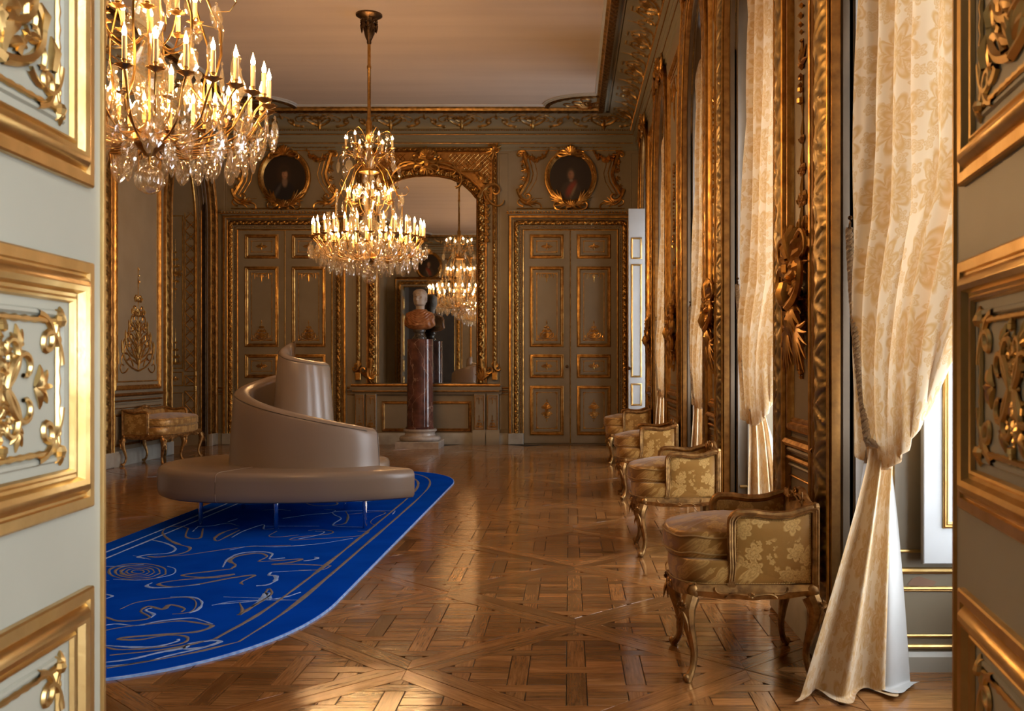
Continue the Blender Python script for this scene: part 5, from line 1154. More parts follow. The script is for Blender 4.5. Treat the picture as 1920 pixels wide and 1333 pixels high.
# slightly domed end faces
for e, s in ((0, 1), (len(T)-1, -1)):
    rim = G[e]; dirv = G[0]-G[3] if e == 0 else G[-1]-G[-4]; dirv = dirv.mean(0); dirv /= np.linalg.norm(dirv)
    cc = rim.mean(0); r1 = cc+(rim-cc)*.9+dirv*.012*(1 if e == 0 else .5); r2_ = cc+(rim-cc)*.4+dirv*.016*(1 if e == 0 else .5)
    bb = m.n; m.grid(np.stack([rim, r1, r2_])); m.F.append(tuple(range(bb+2*kk, bb+3*kk))); m.M.append(0)
back = m.build('backrest', M['leather'], sofa, smooth='all')
m = MB(); pt = G[:, 7] if False else G[:, 6]
m.tube(pt[2:]+(pt[2:]-np.array([0, 0, 1])*0-G[2:, 12])*.01, .0035, 5); m.tube(G[0, 1:14]*1.0, .0035, 5); m.build('top_seam', M['leatherseam'], back)
for x, y in ((-3.19, 8.53), (-2.48, 8.335), (-1.745, 8.41), (-3.15, 9.53), (-2.155, 9.49), (-2.6, 10.1)):
    m = MB(); m.lathe([(0, 0), (.016, 0), (.019, .004), (.019, .24)], 16, (x-SC[0], y-SC[1], .0165)); m.build('leg', M['chrome'], sofa)
# ------------------------------------------------------------------ column and bust
cx, cy = -2.555, 16.86
col = tag(empty('marble_column', (cx, cy, 0)), 'short red veined marble column on a white moulded base', 'pedestal')
m = MB(); m.lathe([(0, 1.845), (.215, 1.845), (.219, 1.84), (.219, 1.80), (.222, 1.2), (.226, .40), (.229, .36), (.245, .345), (.245, .31), (0, .31)], 48); m.build('shaft', M['porphyry'], col)
m = MB(); tor = [(0, .318), (.27, .318), (.285, .31), (.285, .285), (.27, .275), (.255, .26), (.25, .235), (.262, .21), (.29, .20)]
tor += [(.30+.05*cos(t), .155+.045*sin(t)) for t in np.linspace(pi/2, -pi/2, 9)]+[(0, .11)]
m.lathe(tor, 48); m.build('moulded_base', M['marblewhite'], col)
m = MB(); m.bbox((-.365, -.365, 0), (.365, .365, .115), .008, ID); m.build('plinth', M['marblewhite'], col, smooth=False)
bust = tag(empty('roman_bust', (cx-.01, cy-.01, 1.845)), 'marble bust of a short-haired man in an amber stone toga', 'bust')
m = MB(); m.lathe([(0, 0), (.115, 0), (.118, .03), (.10, .04), (.085, .06), (.078, .09), (.085, .115), (.105, .13), (.108, .155), (.10, .165), (0, .17)], 28); m.build('socle', M['socle'], bust)
# draped torso: rings with carved folds
nz, nt_ = 90, 140; P = np.zeros((nz, nt_, 3))
for i in range(nz):
    v = i/(nz-1); z = .165+.345*v
    a = float(lerp(np.array([v]), [0, .07, .24, .55, .80, .93, 1], [.11, .20, .255, .262, .225, .13, .088])[0]); b_ = float(lerp(np.array([v]), [0, .12, .35, .6, .8, .92, 1], [.09, .135, .15, .14, .12, .098, .082])[0])
    for j in range(nt_):
        t = 2*pi*j/nt_; x, y = cos(t), sin(t)
        f = 0
        if y < .55:
            u = x*a
            for kk_ in range(6):
                zc_ = .455-.043*kk_+(1.9-.10*kk_)*(u+.035-.012*kk_)**2*2.2
                f += (.017-.0012*kk_)*np.exp(-((z-zc_)/(.0105+.001*kk_))**2)*(z < .50)
            f += .010*sin(62*u+20*z)*np.clip((abs(u+.0)-.09)*12, 0, 1)*np.clip((.85-v)*3, 0, 1)*np.clip(v*5, 0, 1)
        P[i, j] = (x*(a+f), y*(b_+f)-.01, z)
P[:, :, 0] = P[:, :, 0]+.01; m = MB(); m.grid(P, False, True); b = m.n; m.F += [tuple(range(b-nt_, b)), tuple(range(0, nt_))]; m.M += [0, 0]; tors = m.build('draped_torso', M['amber'], bust, smooth='all')
m = MB()
for k in range(5): m.tube([(.01+.11*sin(t)*(1+.22*k)-.03*k*.3, -.01-.075*cos(t)*(1+.30*k), .515-.020*k-(.06+.035*k)*(1+cos(t))*.5*(1 if True else 0)+.05*sin(t)*.3) for t in np.linspace(-2.0, 2.0, 18)], [.006+.010*sin(pi*q/17) for q in range(18)], 6)
m.build('toga_fold', M['amber'], tors)
# head: lat/long grid shaped into a face looking towards -Y, a little to its right
nz, nt_ = 96, 110; P = np.zeros((nz, nt_, 3))
def gs(x, s): return np.exp(-(x/s)**2)
for i in range(nz):
    v = i/(nz-1); z = -.245+.385*v                  # neck base -.245 .. crown .14 (eye line ~ .0)
    for j in range(nt_):
        t = 2*pi*j/nt_; x, y = sin(t), -cos(t)      # t = 0 faces -Y
        jb = np.clip((z+.135)/.035, 0, 1); jb = jb*jb*(3-2*jb)
        r = .056+.020*np.clip((-.17-z)/.07, 0, 1)**2; nrx, nry = r, r*1.02
        if True:
            q = np.clip((z-.035)/.105, -1, 1); q2 = np.clip((z+.035)/.105, -1, 0)
            top = sqrt(max(0, 1-max(q, 0)**2.3)); low = 1-.30*abs(q2)**1.6
            rx = .082*top*low; ry = .103*top*(1-.16*abs(q2)**1.5); oy = .006
            bl = np.clip((z+.11)/.035, 0, 1)
            if y > 0: ry *= 1-.30*np.clip(-z/.11, 0, 1)
            rx = nrx+(rx-nrx)*jb; ry = nry+(ry-nry)*jb; oy = .014+(oy-.014)*jb
        px, py = x*rx, y*ry+oy
        front = max(0., cos(t))
        if z > -.125 and front > 0:
            f = 0
            f += .034*gs(px, .014)*gs(z+.032, .022)*1.0+.012*gs(px, .011)*gs(z+.005, .03)   # nose
            f -= .026*gs(abs(px)-.031, .015)*gs(z-.006, .011)                                   # eye sockets
            f += .007*gs(abs(px)-.031, .010)*gs(z-.004, .007)                                    # eyeballs
            f += .012*gs(abs(px)-.03, .026)*gs(z-.026, .008)                                    # brow
            f += .009*gs(px, .022)*gs(z+.068, .006)+.008*gs(px, .018)*gs(z+.080, .006)-.005*gs(px, .024)*gs(z+.074, .003)  # lips
            f += .010*gs(px, .02)*gs(z+.104, .013)                                               # chin
            f += .006*gs(abs(px)-.045, .018)*gs(z+.035, .02)                                     # cheek
            py -= f*front**.5
        hair = (z > .055+.01*sin(9*t)) or (y > -.05 and z > -.04-.03*(y > .5)) 
        if hair and z > -.08:
            hh = .009+.0035*sin(26*t+60*z)*sin(80*z); l = sqrt(px*px+(py-oy)**2)+1e-6; px *= 1+hh/l if l > .02 else 1; py = oy+(py-oy)*(1+hh/l if l > .02 else 1); 
        P[i, j] = (px, py, z)
m = MB(); m.grid(P, False, True); b = m.n; m.F += [tuple(range(b-nt_, b))]; m.M += [0]
for s in (1, -1):
    m.tube([(s*.083, .012+.016*cos(t), -.015+.030*sin(t)) for t in np.linspace(.3, 5.4, 12)], .0065, 6); m.ball((s*.08, .012, -.02), .012, 6, 4)
hd = m.build('head', M['headstone'], bust, smooth='all', loc=(.008, -.012, .705), rz=-.22); hd.scale = (1.32, 1.25, 1.10)
# ------------------------------------------------------------------ curtains
def curtain(name, yj, xt, xm, xtie, ytie, tailx, ny, label, near=False, ywin=1.15, spread=.0, tz=1.03):
    """yj: far jamb; xt, xm: x of the cloth edge by the jamb at the top and near the tie; tailx: hem ends (x)"""
    root = tag(empty(name, (0, 0, 0)), label, 'curtain', None)
    nr, nc = (130, 150) if near else (70, 80)
    w = np.linspace(0, 1, nc)[None, :]; s = np.linspace(0, 1, nr)[:, None]
    top = 4.75
    A = np.array([xt, yj-.05]); B = np.array([xt+.20, yj-ywin])
    low = tz-.035-.07*np.sin(pi*np.clip(w*1.15, 0, 1))**1.2+.24*w**2.2          # how low every strand hangs before it turns into the tie
    fall = .91
    q = np.clip(s/fall, 0, 1)
    z = top+(low-top)*q
    # horizontal path
    L0 = np.array([xm-.02, yj-.08]); L1 = np.array([xtie+.13, ytie-.20])
    b = np.clip((q-.60-.10*w)/(.40-.10*w), 0, 1); b = b**1.6*(1.25-.25*b)
    x0 = A[0]+(B[0]-A[0])*w+(xm-xt)*(1-w)*np.clip(q*1.25, 0, 1)**2; y0 = A[1]+(B[1]-A[1])*w
    xl = L0[0]+(L1[0]-L0[0])*w; yl = L0[1]+(L1[1]-L0[1])*w
    X = x0+(xl-x0)*b; Y = y0+(yl-y0)*b
    # folds
    kx = ny; ph = 2*pi*kx*(w+.012*np.sin(9*w))
    amp = (.050*(1-b)+.012*b)*(1+.25*np.sin(5.3*w*2*pi))
    f = np.sin(ph+.5*np.sin(3*z))+.28*np.sin(2.3*ph+1.1)
    X = X-amp*f*.9; Y = Y+amp*.35*np.cos(ph)
    X = X-.05*np.sin(pi*np.clip((q-.72)/.28, 0, 1))*np.sin(pi*w)**.7            # blousing above the tie
    Y = Y-.07*np.clip((q-.75)/.25, 0, 1)*np.sin(pi*w)**.5
    # tuck: the last rows turn under and up into the tie
    t = np.clip((s-fall)/(1-fall), 0, 1)
    X = X+(xtie-X)*t**1.3*.9; Y = Y+(ytie-Y)*t**1.3*.9+.02*t; z = z+(tz+.02-z)*np.clip(t*1.3, 0, 1)**1.5-.02*np.sin(pi*t)
    uv = np.stack(np.broadcast_arrays(w*1.9, z), -1)
    m = MB(); m.grid(np.stack(np.broadcast_arrays(X, Y, z), -1), uv=uv); up = m.build('upper_drape', M['damask'], root, smooth='all')
    # tail below the tie
    s = np.linspace(0, 1, nr)[:, None]
    def tail(xl, xr, yo, amp0, k, mat, nm, seed, wide=.055, uvo=0, yl=0, yr=0, hem=0.0):
        z = tz+.01-(tz+.0)*np.clip(s*1.04, 0, 1); pool = np.clip((s-.96)/.04, 0, 1)
        sp = np.clip(s, 0, 1)**.62; lf = np.clip(s, 0, 1)**1.05
        xa = (xtie-wide)+(xl-xtie+wide)*lf; xb = (xtie+wide)+(xr-xtie-wide)*sp
        X = xa+(xb-xa)*w; am = amp0*(.25+.9*sp)
        ph = 2*pi*k*(w+.03*np.sin(5*w+seed)); f = np.sin(ph+seed)+.22*np.sin(1.7*ph+seed*2+1.5*s)
        Y = ytie+yo+(yl+(yr-yl)*w)*sp-am*f-.05*sp*np.sin(pi*w)
        Y = Y-pool*.06*(1+.6*f); X = X-pool*.03*(1-2*w); zz = np.maximum(z+.012*np.abs(f)*pool+hem*sp*w, .006+.015*np.abs(np.sin(ph*.5+seed))*pool)
        m = MB(); m.grid(np.stack(np.broadcast_arrays(X, Y, zz), -1), uv=np.stack(np.broadcast_arrays(w*.9+uvo, zz+.3), -1)); m.build(nm, M[mat], root, smooth='all')
    tl, tm, tr = tailx
    tail(tl, tm, .0, .045, 2.3 if near else 3.2, 'damask', 'hanging_tail', 1.0, yl=-.08, yr=.02)
    tail(tl+.45*(tm-tl), tr, .07, .03, 1.4, 'lining', 'lining_tail', 2.1, wide=.045, yl=.03, yr=-.02)
    # tieback: twisted cord from a hook on the jamb down round the drape
    hk = np.array([xm-.035, yj-.03, 2.02]); en = np.array([xtie-.055, ytie+.01, tz+.03]); n = 40
    base = np.array([hk+(en-hk)*t+np.array([.0, 0, -.10*sin(pi*t)*0]) for t in np.linspace(0, 1, n)])
    base[:, 0] -= .012*np.sin(pi*np.linspace(0, 1, n)); m = MB()
    loop = np.array([(xtie+.05*cos(a), ytie+.035*sin(a)+.01, tz+.02-.02*cos(a)) for a in np.linspace(pi, pi+2*pi, 26)]); allp = np.vstack([base, loop])
    sl = np.concatenate([[0], np.cumsum(np.linalg.norm(np.diff(allp, axis=0), axis=1))]); q = np.arange(0, sl[-1], .010); P = np.stack([np.interp(q, sl, allp[:, i]) for i in range(3)], -1)
    T = np.gradient(P, axis=0); T /= np.linalg.norm(T, axis=1)[:, None]; U = np.cross(T, (0, .3, 1.)); U[np.linalg.norm(U, axis=1) < .1] = (1, 0, 0); U /= np.linalg.norm(U, axis=1)[:, None]; Vv = np.cross(T, U)
    for k in (0, 1, 2):
        a = q/.075*2*pi+k*2*pi/3; m.tube(P+.009*(np.cos(a)[:, None]*U+np.sin(a)[:, None]*Vv), .0095, 6)
    m.build('tieback_cord', M['rope'], root)
    m = MB(); m.tube([hk+(.0, .03, 0), hk+(0, -.01, 0), hk+(0, -.02, .02), hk+(0, -.02, .04)], .006, 6); m.ball(hk+(0, -.02, .045), .011, 8, 5); m.build('hook', M['bronze'], root)
curtain('damask_curtain', 4.50, 1.36, 1.30, 1.345, 4.26, (.955, 1.36, 1.50), 7, 'cream damask curtain with tied tail pooling on the floor beside the nearest armchair', True)
curtain('damask_curtain', 7.62, 1.40, 1.325, 1.405, 7.42, (1.30, 1.60, 1.72), 7, 'cream damask curtain tied back between the nearest and second armchairs')
curtain('damask_curtain', 10.41, 1.36, 1.30, 1.345, 10.25, (1.20, 1.44, 1.52), 7, 'narrow slice of cream curtain behind the second armchair, third window from the camera')
curtain('damask_curtain', 13.80, 1.32, 1.24, 1.27, 13.62, (1.12, 1.34, 1.42), 7, 'farthest cream curtain, seen as a thin strip above the farthest armchair')
# ------------------------------------------------------------------ armchairs and settee (local: x forward from the back, y along the width)
def cabriole(mb, x, y, dx, dy, h, r=1.0, k=1):
    """S-curved leg; (dx, dy) points outward"""
    t = np.array([0, .04, .12, .30, .5, .7, .85, 1.0]); z = t*h
    o = np.array([.032, .030, .004, -.012, .004, .028, .036, .012])*k
    rr = np.array([.016, .021, .0155, .0165, .021, .029, .037, .040])*r
    ts = np.linspace(0, 1, 22); O = lerp(ts, t, o); Rr = lerp(ts, t, rr)
    P = np.stack([x+dx*O, y+dy*O, ts*h], -1); mb.tube(P, Rr, 9, N=(dx, dy, 0))
    mb.ball((x+dx*.044*k, y+dy*.044*k, .022), .018*r, 8, 6); mb.ball((x+dx*.022*k, y+dy*.022*k, .008), .015*r, 8, 4, (1, 1, .6))
    F_ = Fr((x+dx*(.036+.034*r)*k, y+dy*(.036+.034*r)*k, h*.80), (-dy, dx, 0), (0, 0, 1), (dx, dy, 0))
    for a in (-.5, 0, .5): mb.stroke(curl((0, .02), -pi/2+a, .09, 0, -a, 6), [.004, .008, .009, .007, .004, .002], F_, lift=.2)
    shell(mb, F_.at(0, .035), .035, 5, .4, pi-.4, .006)
def seatshape(d, w, k=72, fb=.045, n=5.0, x0=.03):
    """rounded seat outline: back straight, front bowed"""
    o = []
    for t in np.arange(k)*2*pi/k:
        c, s = cos(t), sin(t); y = (w/2)*abs(s)**(2/n)*(1 if s > 0 else -1); x = (d/2)*abs(c)**(2/n)*(1 if c > 0 else -1)
        if x > 0: x += fb*(1-(2*y/w)**2)*min(1, x/(d*.3))
        o.append((x0+d/2+x, y))
    return np.array(o)
def pad(mb, out, z0, z1, crown, bulge, uvs=1.0, wr=0, seed=0, top=True):
    c = out.mean(0); rings = []
    for a in np.linspace(-pi/2, pi/2, 11): rings.append((1-.05+.05*cos(a)*bulge if False else 1+bulge*(cos(a)-1), (z0+z1)/2+(z1-z0)/2*sin(a)))
    for s in (.86, .72, .55, .38, .2, .02): rings.append(((1-bulge)*s, z1+crown*(1-(s/1.0)**2)**1.0))
    P = []; rr = np.random.RandomState(seed)
    k = len(out); th = np.arange(k)*2*pi/k
    for i, (s, z) in enumerate(rings):
        q = c+(out-c)*s; zz = np.full(k, z)
        if wr and i > 4 and i < 15: zz = zz+wr*(np.sin(th*23+seed)*np.sin(th*7+i*.8)+.5*np.sin(th*41))*(1 if s > .8 else .5)
        P.append(np.c_[q, zz])
    P = np.stack(P); per = P[..., :2]; uv = np.stack([P[..., 1]+P[..., 0]*.6+seed, P[..., 0]*.8+P[..., 2]], -1)*uvs
    mb.grid(P, False, True, uv=uv)
def seat_furniture(name, w, label, cat, group, legs_y, arm_x=.385, hs=1.0, gold=False):
    root = tag(empty(name, (0, 0, 0)), label, cat, group); d = .56; lm = 'chairgold' if gold else 'chairwood'
    for y in legs_y:
        for x, dx in ((.555, 1), (.04, -1)):
            ed = 1 if y > w/2-.08 else (-1 if y < -w/2+.08 else 0)
            v = np.array([dx*1., ed*1.]); v /= np.linalg.norm(v)
            m = MB(); cabriole(m, x-.005*0, y, v[0], v[1], .375); m.build('leg', M[lm], root)
    # serpentine rails with carving
    z = .40
    m = MB()
    for s in (1, -1):
        ts = np.linspace(0, 1, 26); xx = .04+.51*ts; lo = .375-.020*np.exp(-((ts-.5)/.13)**2)+.018*np.cos(ts*4*pi)*.4; P = []
        for x, l in zip(xx, lo): P.append([(x, s*(w/2-.028), l), (x, s*(w/2+.0), l), (x, s*(w/2+.010), (l+.43)/2), (x, s*(w/2-.002), .43), (x, s*(w/2-.028), .435)])
        m.grid(np.array(P), False, True)
    ys = np.linspace(-w/2, w/2, 40 if w < 1 else 80); n = max(1, round(w/.55)); P = []
    for y in ys:
        u = (y+w/2)/w*n % 1; l = .375-.030*np.exp(-((u-.5)/.16)**2)+.008*cos(u*4*pi); xb = .575+.045*(1-(2*y/w)**2)
        P.append([(xb-.028, y, l), (xb, y, l), (xb+.010, y, (l+.43)/2), (xb-.002, y, .43), (xb-.028, y, .435)])
    m.grid(np.array(P), False, True)
    m.box((.0, -w/2, .37), (.03, w/2, .43))
    for s in (1, -1): m.ball((.553, s*(w/2-.022), .402), .034, 12, 9, (1, 1, 1.05)); m.ball((.03, s*(w/2-.018), .400), .036, 10, 7)
    for s in (1, -1):
        F_ = Fr((.30, s*(w/2+.008), .392), (1, 0, 0), (0, 0, 1), (0, s, 0))
        sym(m, F_, curl((.01, -.008), .1, .11, .3, -1.4, 10), taper(10, .006, .004), lift=.3); sym(m, F_, curl((.10, 0), -.1, .08, .3, 1.8, 8), taper(8, .006, .004), lift=.3); shell(m, F_.at(0, -.015), .022, 5, r=.005)
    for q in range(n):
        y = -w/2+w*(q+.5)/n; F_ = Fr((.582+.045*(1-(2*y/w)**2), y, .385), (0, 1, 0), (0, 0, 1), (1, 0, 0)); shell(m, F_.at(0, -.02), .035, 7, r=.006)
        for a in (.2, -.3): sym(m, F_, curl((.01, -.01), a, .085, .5, -2.4 if a > 0 else 3, 10), taper(10, .006, .004), lift=.3)
    m.build('seat_rail', M[lm], root)
    m = MB(); O = seatshape(.555, w-.01, fb=.05); pad(m, O, .425, .535, .01, .035, 1.0); sp = m.build('seat_pad', M['brocade'], root, smooth='all')
    m = MB(); m.beads([(x, y) for x, y in seatshape(.565, w+.0, fb=.05)], .0035, fo(ID, .435), True, gap=2.2); m.build('braid', M['goldbright'], sp)
    wc = w-.075; m = MB(); O = seatshape(.575, wc, fb=.05, n=4.2, x0=.035); pad(m, O, .530, .655, .055, .06, 1.0, .0035 if w < 1 else .006, 3 if w < 1 else 5)
    cu = m.build('seat_cushion', M['brocade'], root, smooth='all')
    for zz in (.558, .632):
        m = MB(); c = O.mean(0); m.tube([(*(c+(p-c)*.998), zz+.004*sin(i*.7)) for i, p in enumerate(O)], .0045, 6, closed=True); m.build('piping', M['silk'], cu)
    # arms
    for s in (1, -1):
        y = s*(w/2-.018)
        ts = np.linspace(0, 1, 15); topz = lambda t: .742+.022*np.exp(-((t-.0)/.12)**2)*0+.030*np.clip((.30-t)/.30, 0, 1)**1.5-.012*np.sin(pi*np.clip((t-.2)/.6, 0, 1))+.004
        path = [(.015, .43), (.012, .60), (.012, float(topz(0))-.01)]+[(.015+(arm_x-.045)*t, float(topz(t))) for t in ts[1:]]+[(arm_x-.012, .735), (arm_x, .715), (arm_x, .6), (arm_x-.004, .5), (arm_x+.004, .43)]
        P = np.array([(x, y, z) for x, z in path]); m = MB()
        m.tube(dn(P, .02), .019, 8, N=(0, 1, 0)); off = np.array([(x, y+s*.016, z) for x, z in path])
        c = np.array([arm_x/2, 0, .6])
        for kx, rr in ((.93, .0045), (1.045, .0045)):
            Q = off.copy(); Q[:, 0] = c[0]+(Q[:, 0]-c[0])*kx; Q[:, 2] = c[2]+(Q[:, 2]-c[2])*(kx if kx < 1 else 1.0); m.tube(dn(Q, .02), rr, 5, N=(0, 1, 0))
        m.tube([(arm_x, y-.02, .43), (arm_x, y+.02, .43)], .02, 6); am = m.build('arm_frame', M['chairwood'], root)
        # upholstered panel
        x0, x1 = .03, arm_x-.018; xs = np.linspace(x0, x1, 14); G = []
        for x in xs:
            t = (x-.015)/(arm_x-.045); zt = float(topz(t))-.018; zs_ = np.linspace(.435, zt, 12); e = sin(pi*(x-x0)/(x1-x0))**.35 if x0 < x < x1 else 0
            G.append([(x, y+s*(.004+.012*e*sin(pi*q/11)**.35), z) for q, z in enumerate(zs_)])
        G = np.array(G); m = MB(); uv = np.stack([G[..., 0]+s*3, G[..., 2]], -1); m.grid(G, uv=uv)
        G2 = G.copy(); G2[..., 1] = 2*y-G2[..., 1]; m.grid(G2, uv=uv); pn = m.build('arm_upholstery', M['brocade'], root, smooth='all')
        rim = np.vstack([G[:, 0], G[-1, 1:], G[::-1, -1][1:], G[0, ::-1][1:-1]])+np.array([0, s*.004, 0]); F_ = Fr((0, y+s*.006, 0), (1, 0, 0), (0, 0, 1), (0, s, 0)); m = MB(); m.beads([(.5*(x0+x1)+(p[0]-.5*(x0+x1))*.95, .59+(p[2]-.59)*.96) for p in rim], .0032, F_, True, gap=2.3); m.build('braid', M['goldbright'], pn)
    # back
    ys = np.linspace(-w/2+.02, w/2-.02, 31); zt = .762+.040*np.exp(-((ys)/(.12*max(1, w*.9)))**2)+.006*np.cos(ys/w*4*pi)
    m = MB(); P = np.c_[np.full(31, .012), ys, zt]; m.tube(P, .021, 8, N=(1, 0, 0)); m.tube(np.c_[np.full(31, .030), ys, zt-.004], .006, 5, N=(1, 0, 0))
    F_ = Fr((.034, 0, .80), (0, 1, 0), (0, 0, 1), (1, 0, 0)); shell(m, F_.at(0, -.012), .04, 7, r=.007)
    for a in (-.3, .2): sym(m, F_, curl((.02, -.01), a, .15, -.2, -2.6 if a > 0 else 3, 10), taper(10, .008, .004), lift=.6)
    for s in (1, -1): m.tube([(.012, s*(w/2-.02), .36), (.012, s*(w/2-.02), .765)], .02, 8); m.ball((.012, s*(w/2-.02), .772), .022, 8, 5)
    m.build('back_frame', M['chairwood'], root)
    G = np.array([[(.012+.022*sin(pi*q/9)**.4*(1 if True else 0), y, .44+(z-.018-.44)*q/9) for q in range(10)] for y, z in zip(ys, zt)]); m = MB(); m.grid(G, uv=np.stack([G[..., 1], G[..., 2]], -1)); G2 = G.copy(); G2[..., 0] = .005; m.grid(G2); m.build('back_upholstery', M['brocade'], root, smooth='all')
    return root
def dn(P, st):
    P = np.array(P, float); sl = np.concatenate([[0], np.cumsum(np.linalg.norm(np.diff(P, axis=0), axis=1))]); n = max(3, int(sl[-1]/st)); q = np.linspace(0, sl[-1], n)
    return np.stack([np.interp(q, sl, P[:, i]) for i in range(3)], -1)
WCH = .60
ac = seat_furniture('gilt_armchair', WCH, 'nearest of the four gold silk armchairs, beside the pooled curtain', 'armchair', None, (-WCH/2+.03, WCH/2-.03))
spots = [(1.10, 4.65, None), (1.10, 7.50, 'second gold silk armchair from the camera, in front of the second curtain'), (1.13, 10.57, 'third gold silk armchair from the camera, third in the row by the windows'), (1.15, 14.22, 'farthest gold silk armchair, nearest the right double door, with paler gilt legs')]
for i, (x, y, lb) in enumerate(spots):
    o = ac if i == 0 else copy_tree(ac); o.location = (x, y, .0015); o.rotation_euler.z = pi+(0.0, .0, .0, .0)[i]
    if lb: o['label'] = lb
    if i == 3:
        for c in o.children:
            if c.name.startswith('leg') and c.location.length >= 0: c.data = c.data.copy(); c.data.materials.clear(); c.data.materials.append(M['chairgold'])
se = seat_furniture('gilt_settee', 1.42, 'wide gold silk settee on gilt cabriole legs against the left wall', 'settee', None, (-.68, 0, .68), arm_x=.36)
se.location = (-6.21, 14.38, .0015)
# ------------------------------------------------------------------ chandeliers
def pendant_mesh(L, wd, scal=7):
    """flat cut-glass drop with scalloped edge, faceted towards the middle, hanging below a rosette and a bead"""
    m = MB(); n = 22; z0 = -.035; o = []
    for t in np.arange(n)*2*pi/n:
        s, c = sin(t), cos(t)
        y = -c; u = (1+c)/2                           # u=1 top
        shp = (sin(pi*min(1, max(0, (1-u))**.85)) if 0 < u < 1 else 0)
        w = wd/2*(.20+.85*shp**.8) if 0 < u < 1 else .004
        w *= 1+.08*cos(t*scal*2); o.append(((w if s > 0 else -w) if abs(s) > 1e-6 else 0, z0-L*(1-u)))
    o = np.array(o); c = np.array([0, z0-L*.52])
    for y, sgn in ((.009, 1), (-.009, -1)):
        r0 = np.c_[o[:, 0], np.zeros(n), o[:, 1]]; r1 = np.c_[c[0]+(o[:, 0]-c[0])*.72, np.full(n, y*.75), c[1]+(o[:, 1]-c[1])*.78]; r2_ = np.c_[(o[:, 0])*.30, np.full(n, y*1.1*(1+.3*np.cos(np.arange(n)*2.3))), c[1]+(o[:, 1]-c[1])*.40]
        b = m.n; m.grid(np.stack([r0, r1, r2_]), False, True); m.F.append(tuple(range(b+2*n, b+3*n))); m.M.append(0)
    # rosette
    P = []
    for k in range(12):
        a = k*pi/6; r = .017 if k % 2 == 0 else .007; P.append((r*cos(a), 0, -.018+r*sin(a)))
    b = m.n; m.add(P+[(0, .008, -.018), (0, -.008, -.018)], [(k, (k+1) % 12, 12) for k in range(12)]+[((k+1) % 12, k, 13) for k in range(12)])
    m.ball((0, 0, -.033), .006, 5, 3); return m.me('pendant', M['crystal'], smooth=False)
PM = [pendant_mesh(.15, .088), pendant_mesh(.12, .070, 5), pendant_mesh(.17, .062, 6), pendant_mesh(.10, .055, 5)]
def spear_mesh():
    m = MB(); m.lathe([(0, 0), (.022, .0), (.026, .012), (.014, .03), (.02, .05), (.040, .085), (.060, .115), (.050, .15), (.034, .19), (.026, .225), (.030, .245), (.020, .26), (.012, .275), (.022, .29), (.026, .308), (.018, .328), (0, .336)], 9)
    return m.me('glass_spire', M['crystal'], smooth=False)
SPM = spear_mesh()
def candle_meshes():
    m = MB(); m.lathe([(0, .036), (.0135, .036), (.0138, .165), (.010, .168), (0, .168)], 12); a = m.me('candle_sleeve', M['wax'])
    m = MB(); m.lathe([(0, .167), (.008, .168), (.0125, .181), (.0130, .192), (.008, .210), (.003, .226), (0, .240)], 9); b = m.me('flame_bulb', M['flame'])
    m = MB(); n = 16; P = []
    for r, z, sc in ((.010, -.012, 0), (.030, .0, 0), (.046, .012, .18), (.044, .014, .18), (.028, .004, 0), (.013, .002, 0)):
        P.append([(r*(1+sc*cos(8*k*2*pi/n*1.0))*cos(k*2*pi/n), r*(1+sc*cos(8*k*2*pi/n))*sin(k*2*pi/n), z) for k in range(n)])
    m.grid(np.array(P), False, True); m.lathe([(.013, .002), (.0115, .02), (.0125, .034), (.016, .037), (.016, .042), (.011, .043)], 12); c = m.me('drip_cup', M['brass']); return a, b, c
CM = candle_meshes()
